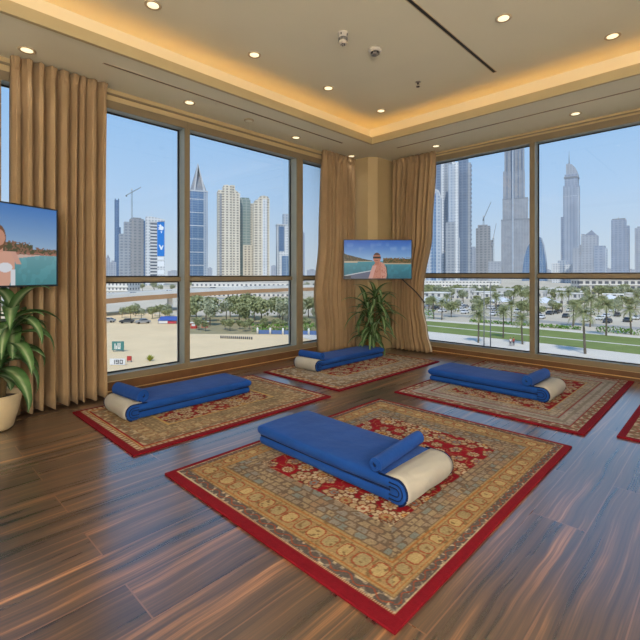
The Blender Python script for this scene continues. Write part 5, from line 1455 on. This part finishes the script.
t.block('left_block', 476.3, 484, 228, 'f_grey2', 0, 10); t.block('core', 481, 489.4, 226, 'f_grey2', -.4, 8); t.block('right_block', 489.4, 491.6, 240, 'f_grey2', .4, 8); t.block('scaffold', 490.8, 492.6, 243, 'f_grey', -.3, 2, 246); t.block('annex', 488, 499.6, 261.5, 'f_haze2', -.6, 6); t.block('roof_core', 478, 487, 224.6, 'f_grey2', 1, 4, 228)
crane(483.6, 705, 224.9, 217, (482.8, 221), (490.6, 202.5), 'luffing crane on top of the tower under construction')
crane(493.4, 703, 261.5, 238, (492.6, 242), (496, 224), 'luffing crane at the right flank of the tower under construction')
# the supertall
t = Tower(514.5, 1400, 'supertall stepped grey tower rising out of the window', twist=-.05)
t.block('base_tier', 502.2, 527.6, 219, 'f_super_haze', 0, 22); t.block('second_tier', 503.4, 526.4, 198, 'f_super_haze', 1, 20); t.block('third_tier', 503.8, 523.4, 170, 'f_super_haze', 2, 18); t.block('fourth_tier', 505, 523, 120, 'f_super_haze', 3, 16); t.block('fifth_tier', 507.5, 520, 70, 'f_super_haze', 4, 12); t.block('sixth_tier', 510.5, 517.5, 25, 'f_super_haze', 6, 8)
t.mast('spire', 514, 25, -70, 1.6, 'spire', 9)
for p in (507.2, 511.4, 513.8, 517.6, 521): t.block('dark_rib', p, p + .7, 122, 'f_slate_haze', 1.6, 2)
t.block('bright_spine', 512.2, 513.6, 122, 'f_pale', -.4, 3); t.block('service_band', 502, 527.8, 219, 'spire', -.1, 22.3, 220.2); t.block('service_band', 503.2, 526.6, 198, 'spire', .9, 20.3, 199)
t.block('low_wing', 498.4, 503, 264, 'f_super_haze', -1, 8)
# the sail
t = Tower(534, 1000, 'blue sail shaped tower behind the right wall mullion', twist=-.05)
t.poly('sail_front', [(522.6, 290), (523.4, 272), (525, 258), (528, 247), (532, 240), (536.6, 236), (540.4, 238), (542.6, 246), (544.2, 258), (545, 274), (545, 290)], 'f_blueglass_haze', 0, 8)
t.poly('pale_rim', [(539.8, 237.4), (541.0, 238.2), (543.4, 246), (545.2, 258), (546, 274), (546, 290), (545, 290), (545, 274), (544, 258), (542.2, 246)], 'f_pale', -.4, 4)
# last right window
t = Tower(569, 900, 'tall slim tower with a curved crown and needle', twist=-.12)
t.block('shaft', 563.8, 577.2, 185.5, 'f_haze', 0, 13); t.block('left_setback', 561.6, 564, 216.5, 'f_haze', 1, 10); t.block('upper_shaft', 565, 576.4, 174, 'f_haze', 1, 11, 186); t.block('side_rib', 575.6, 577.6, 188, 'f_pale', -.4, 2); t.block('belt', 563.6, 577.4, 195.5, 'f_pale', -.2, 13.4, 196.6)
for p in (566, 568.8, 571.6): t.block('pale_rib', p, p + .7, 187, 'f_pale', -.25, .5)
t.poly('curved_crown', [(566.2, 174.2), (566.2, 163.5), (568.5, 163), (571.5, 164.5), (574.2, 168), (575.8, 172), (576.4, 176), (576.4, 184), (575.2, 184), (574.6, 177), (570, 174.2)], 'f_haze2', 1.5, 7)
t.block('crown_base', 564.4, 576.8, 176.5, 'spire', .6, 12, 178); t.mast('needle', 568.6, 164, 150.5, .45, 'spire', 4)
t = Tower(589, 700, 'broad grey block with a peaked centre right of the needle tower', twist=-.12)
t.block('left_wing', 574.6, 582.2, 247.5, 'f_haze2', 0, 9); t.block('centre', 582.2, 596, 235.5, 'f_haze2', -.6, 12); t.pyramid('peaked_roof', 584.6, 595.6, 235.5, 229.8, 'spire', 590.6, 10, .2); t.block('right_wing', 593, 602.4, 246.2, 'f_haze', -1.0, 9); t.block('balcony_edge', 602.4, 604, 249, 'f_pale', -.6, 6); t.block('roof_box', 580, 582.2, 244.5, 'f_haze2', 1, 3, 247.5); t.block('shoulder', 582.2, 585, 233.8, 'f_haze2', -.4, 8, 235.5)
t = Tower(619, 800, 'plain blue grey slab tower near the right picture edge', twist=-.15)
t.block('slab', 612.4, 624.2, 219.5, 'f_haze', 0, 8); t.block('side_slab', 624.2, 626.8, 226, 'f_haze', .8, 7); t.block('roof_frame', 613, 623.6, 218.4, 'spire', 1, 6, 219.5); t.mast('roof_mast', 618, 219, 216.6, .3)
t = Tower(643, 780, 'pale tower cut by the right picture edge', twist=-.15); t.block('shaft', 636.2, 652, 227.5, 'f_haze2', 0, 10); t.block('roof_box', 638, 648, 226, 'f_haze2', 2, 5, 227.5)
t = Tower(561, 760, 'low stepped white block at the foot of the needle tower', twist=-.12)
t.block('left_block', 552.8, 560, 263, 'f_white', 0, 6); t.block('middle_block', 558, 566, 260.5, 'f_pale', 1.2, 6); t.block('right_block', 564, 572, 264.5, 'f_white', -.6, 6)
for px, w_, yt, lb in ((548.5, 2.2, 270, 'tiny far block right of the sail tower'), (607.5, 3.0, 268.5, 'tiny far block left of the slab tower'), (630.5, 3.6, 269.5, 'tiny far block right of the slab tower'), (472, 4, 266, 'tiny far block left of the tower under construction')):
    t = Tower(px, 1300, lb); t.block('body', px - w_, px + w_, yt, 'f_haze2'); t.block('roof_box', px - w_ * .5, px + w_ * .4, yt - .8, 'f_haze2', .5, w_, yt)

# ------------------------------------------------------------------ sky, sun, output
wd = bpy.data.worlds.new('world'); SC.world = wd; wd.use_nodes = True; nt = wd.node_tree; nt.nodes.clear()
out = N(nt, 'ShaderNodeOutputWorld'); bg = N(nt, 'ShaderNodeBackground'); tc = N(nt, 'ShaderNodeTexCoord'); sp = N(nt, 'ShaderNodeSeparateXYZ')
L(nt, tc.outputs['Generated'], sp.inputs[0])
rp = ramp(nt, [(0.0, lin((206, 216, 226))), (0.05, lin((198, 214, 230))), (0.17, lin((176, 206, 238))), (0.36, lin((148, 192, 238))), (0.75, lin((96, 150, 218)))])
L(nt, sp.outputs['Z'], rp.inputs['Fac']); L(nt, rp.outputs['Color'], bg.inputs['Color']); bg.inputs['Strength'].default_value = 1.06
L(nt, bg.outputs[0], out.inputs['Surface'])
s = bpy.data.lights.new('sun', 'SUN'); s.energy = 2.9; s.angle = R(1.0); s.color = (1.0, 0.94, 0.84)
so = bpy.data.objects.new('sun', s); COL.objects.link(so)
so.rotation_euler = Vector((-0.38, 0.50, -0.78)).to_track_quat('-Z', 'Y').to_euler()

SC.view_settings.view_transform = 'Standard'; SC.view_settings.look = 'None'; SC.view_settings.exposure = 0.0; SC.view_settings.gamma = 1.0; SC.view_settings.use_curve_mapping = False
SC.cycles.use_denoising = True
SC.cycles.max_bounces = 10; SC.cycles.diffuse_bounces = 7; SC.cycles.glossy_bounces = 4; SC.cycles.transparent_max_bounces = 16
SC.cycles.sample_clamp_indirect = 6.0
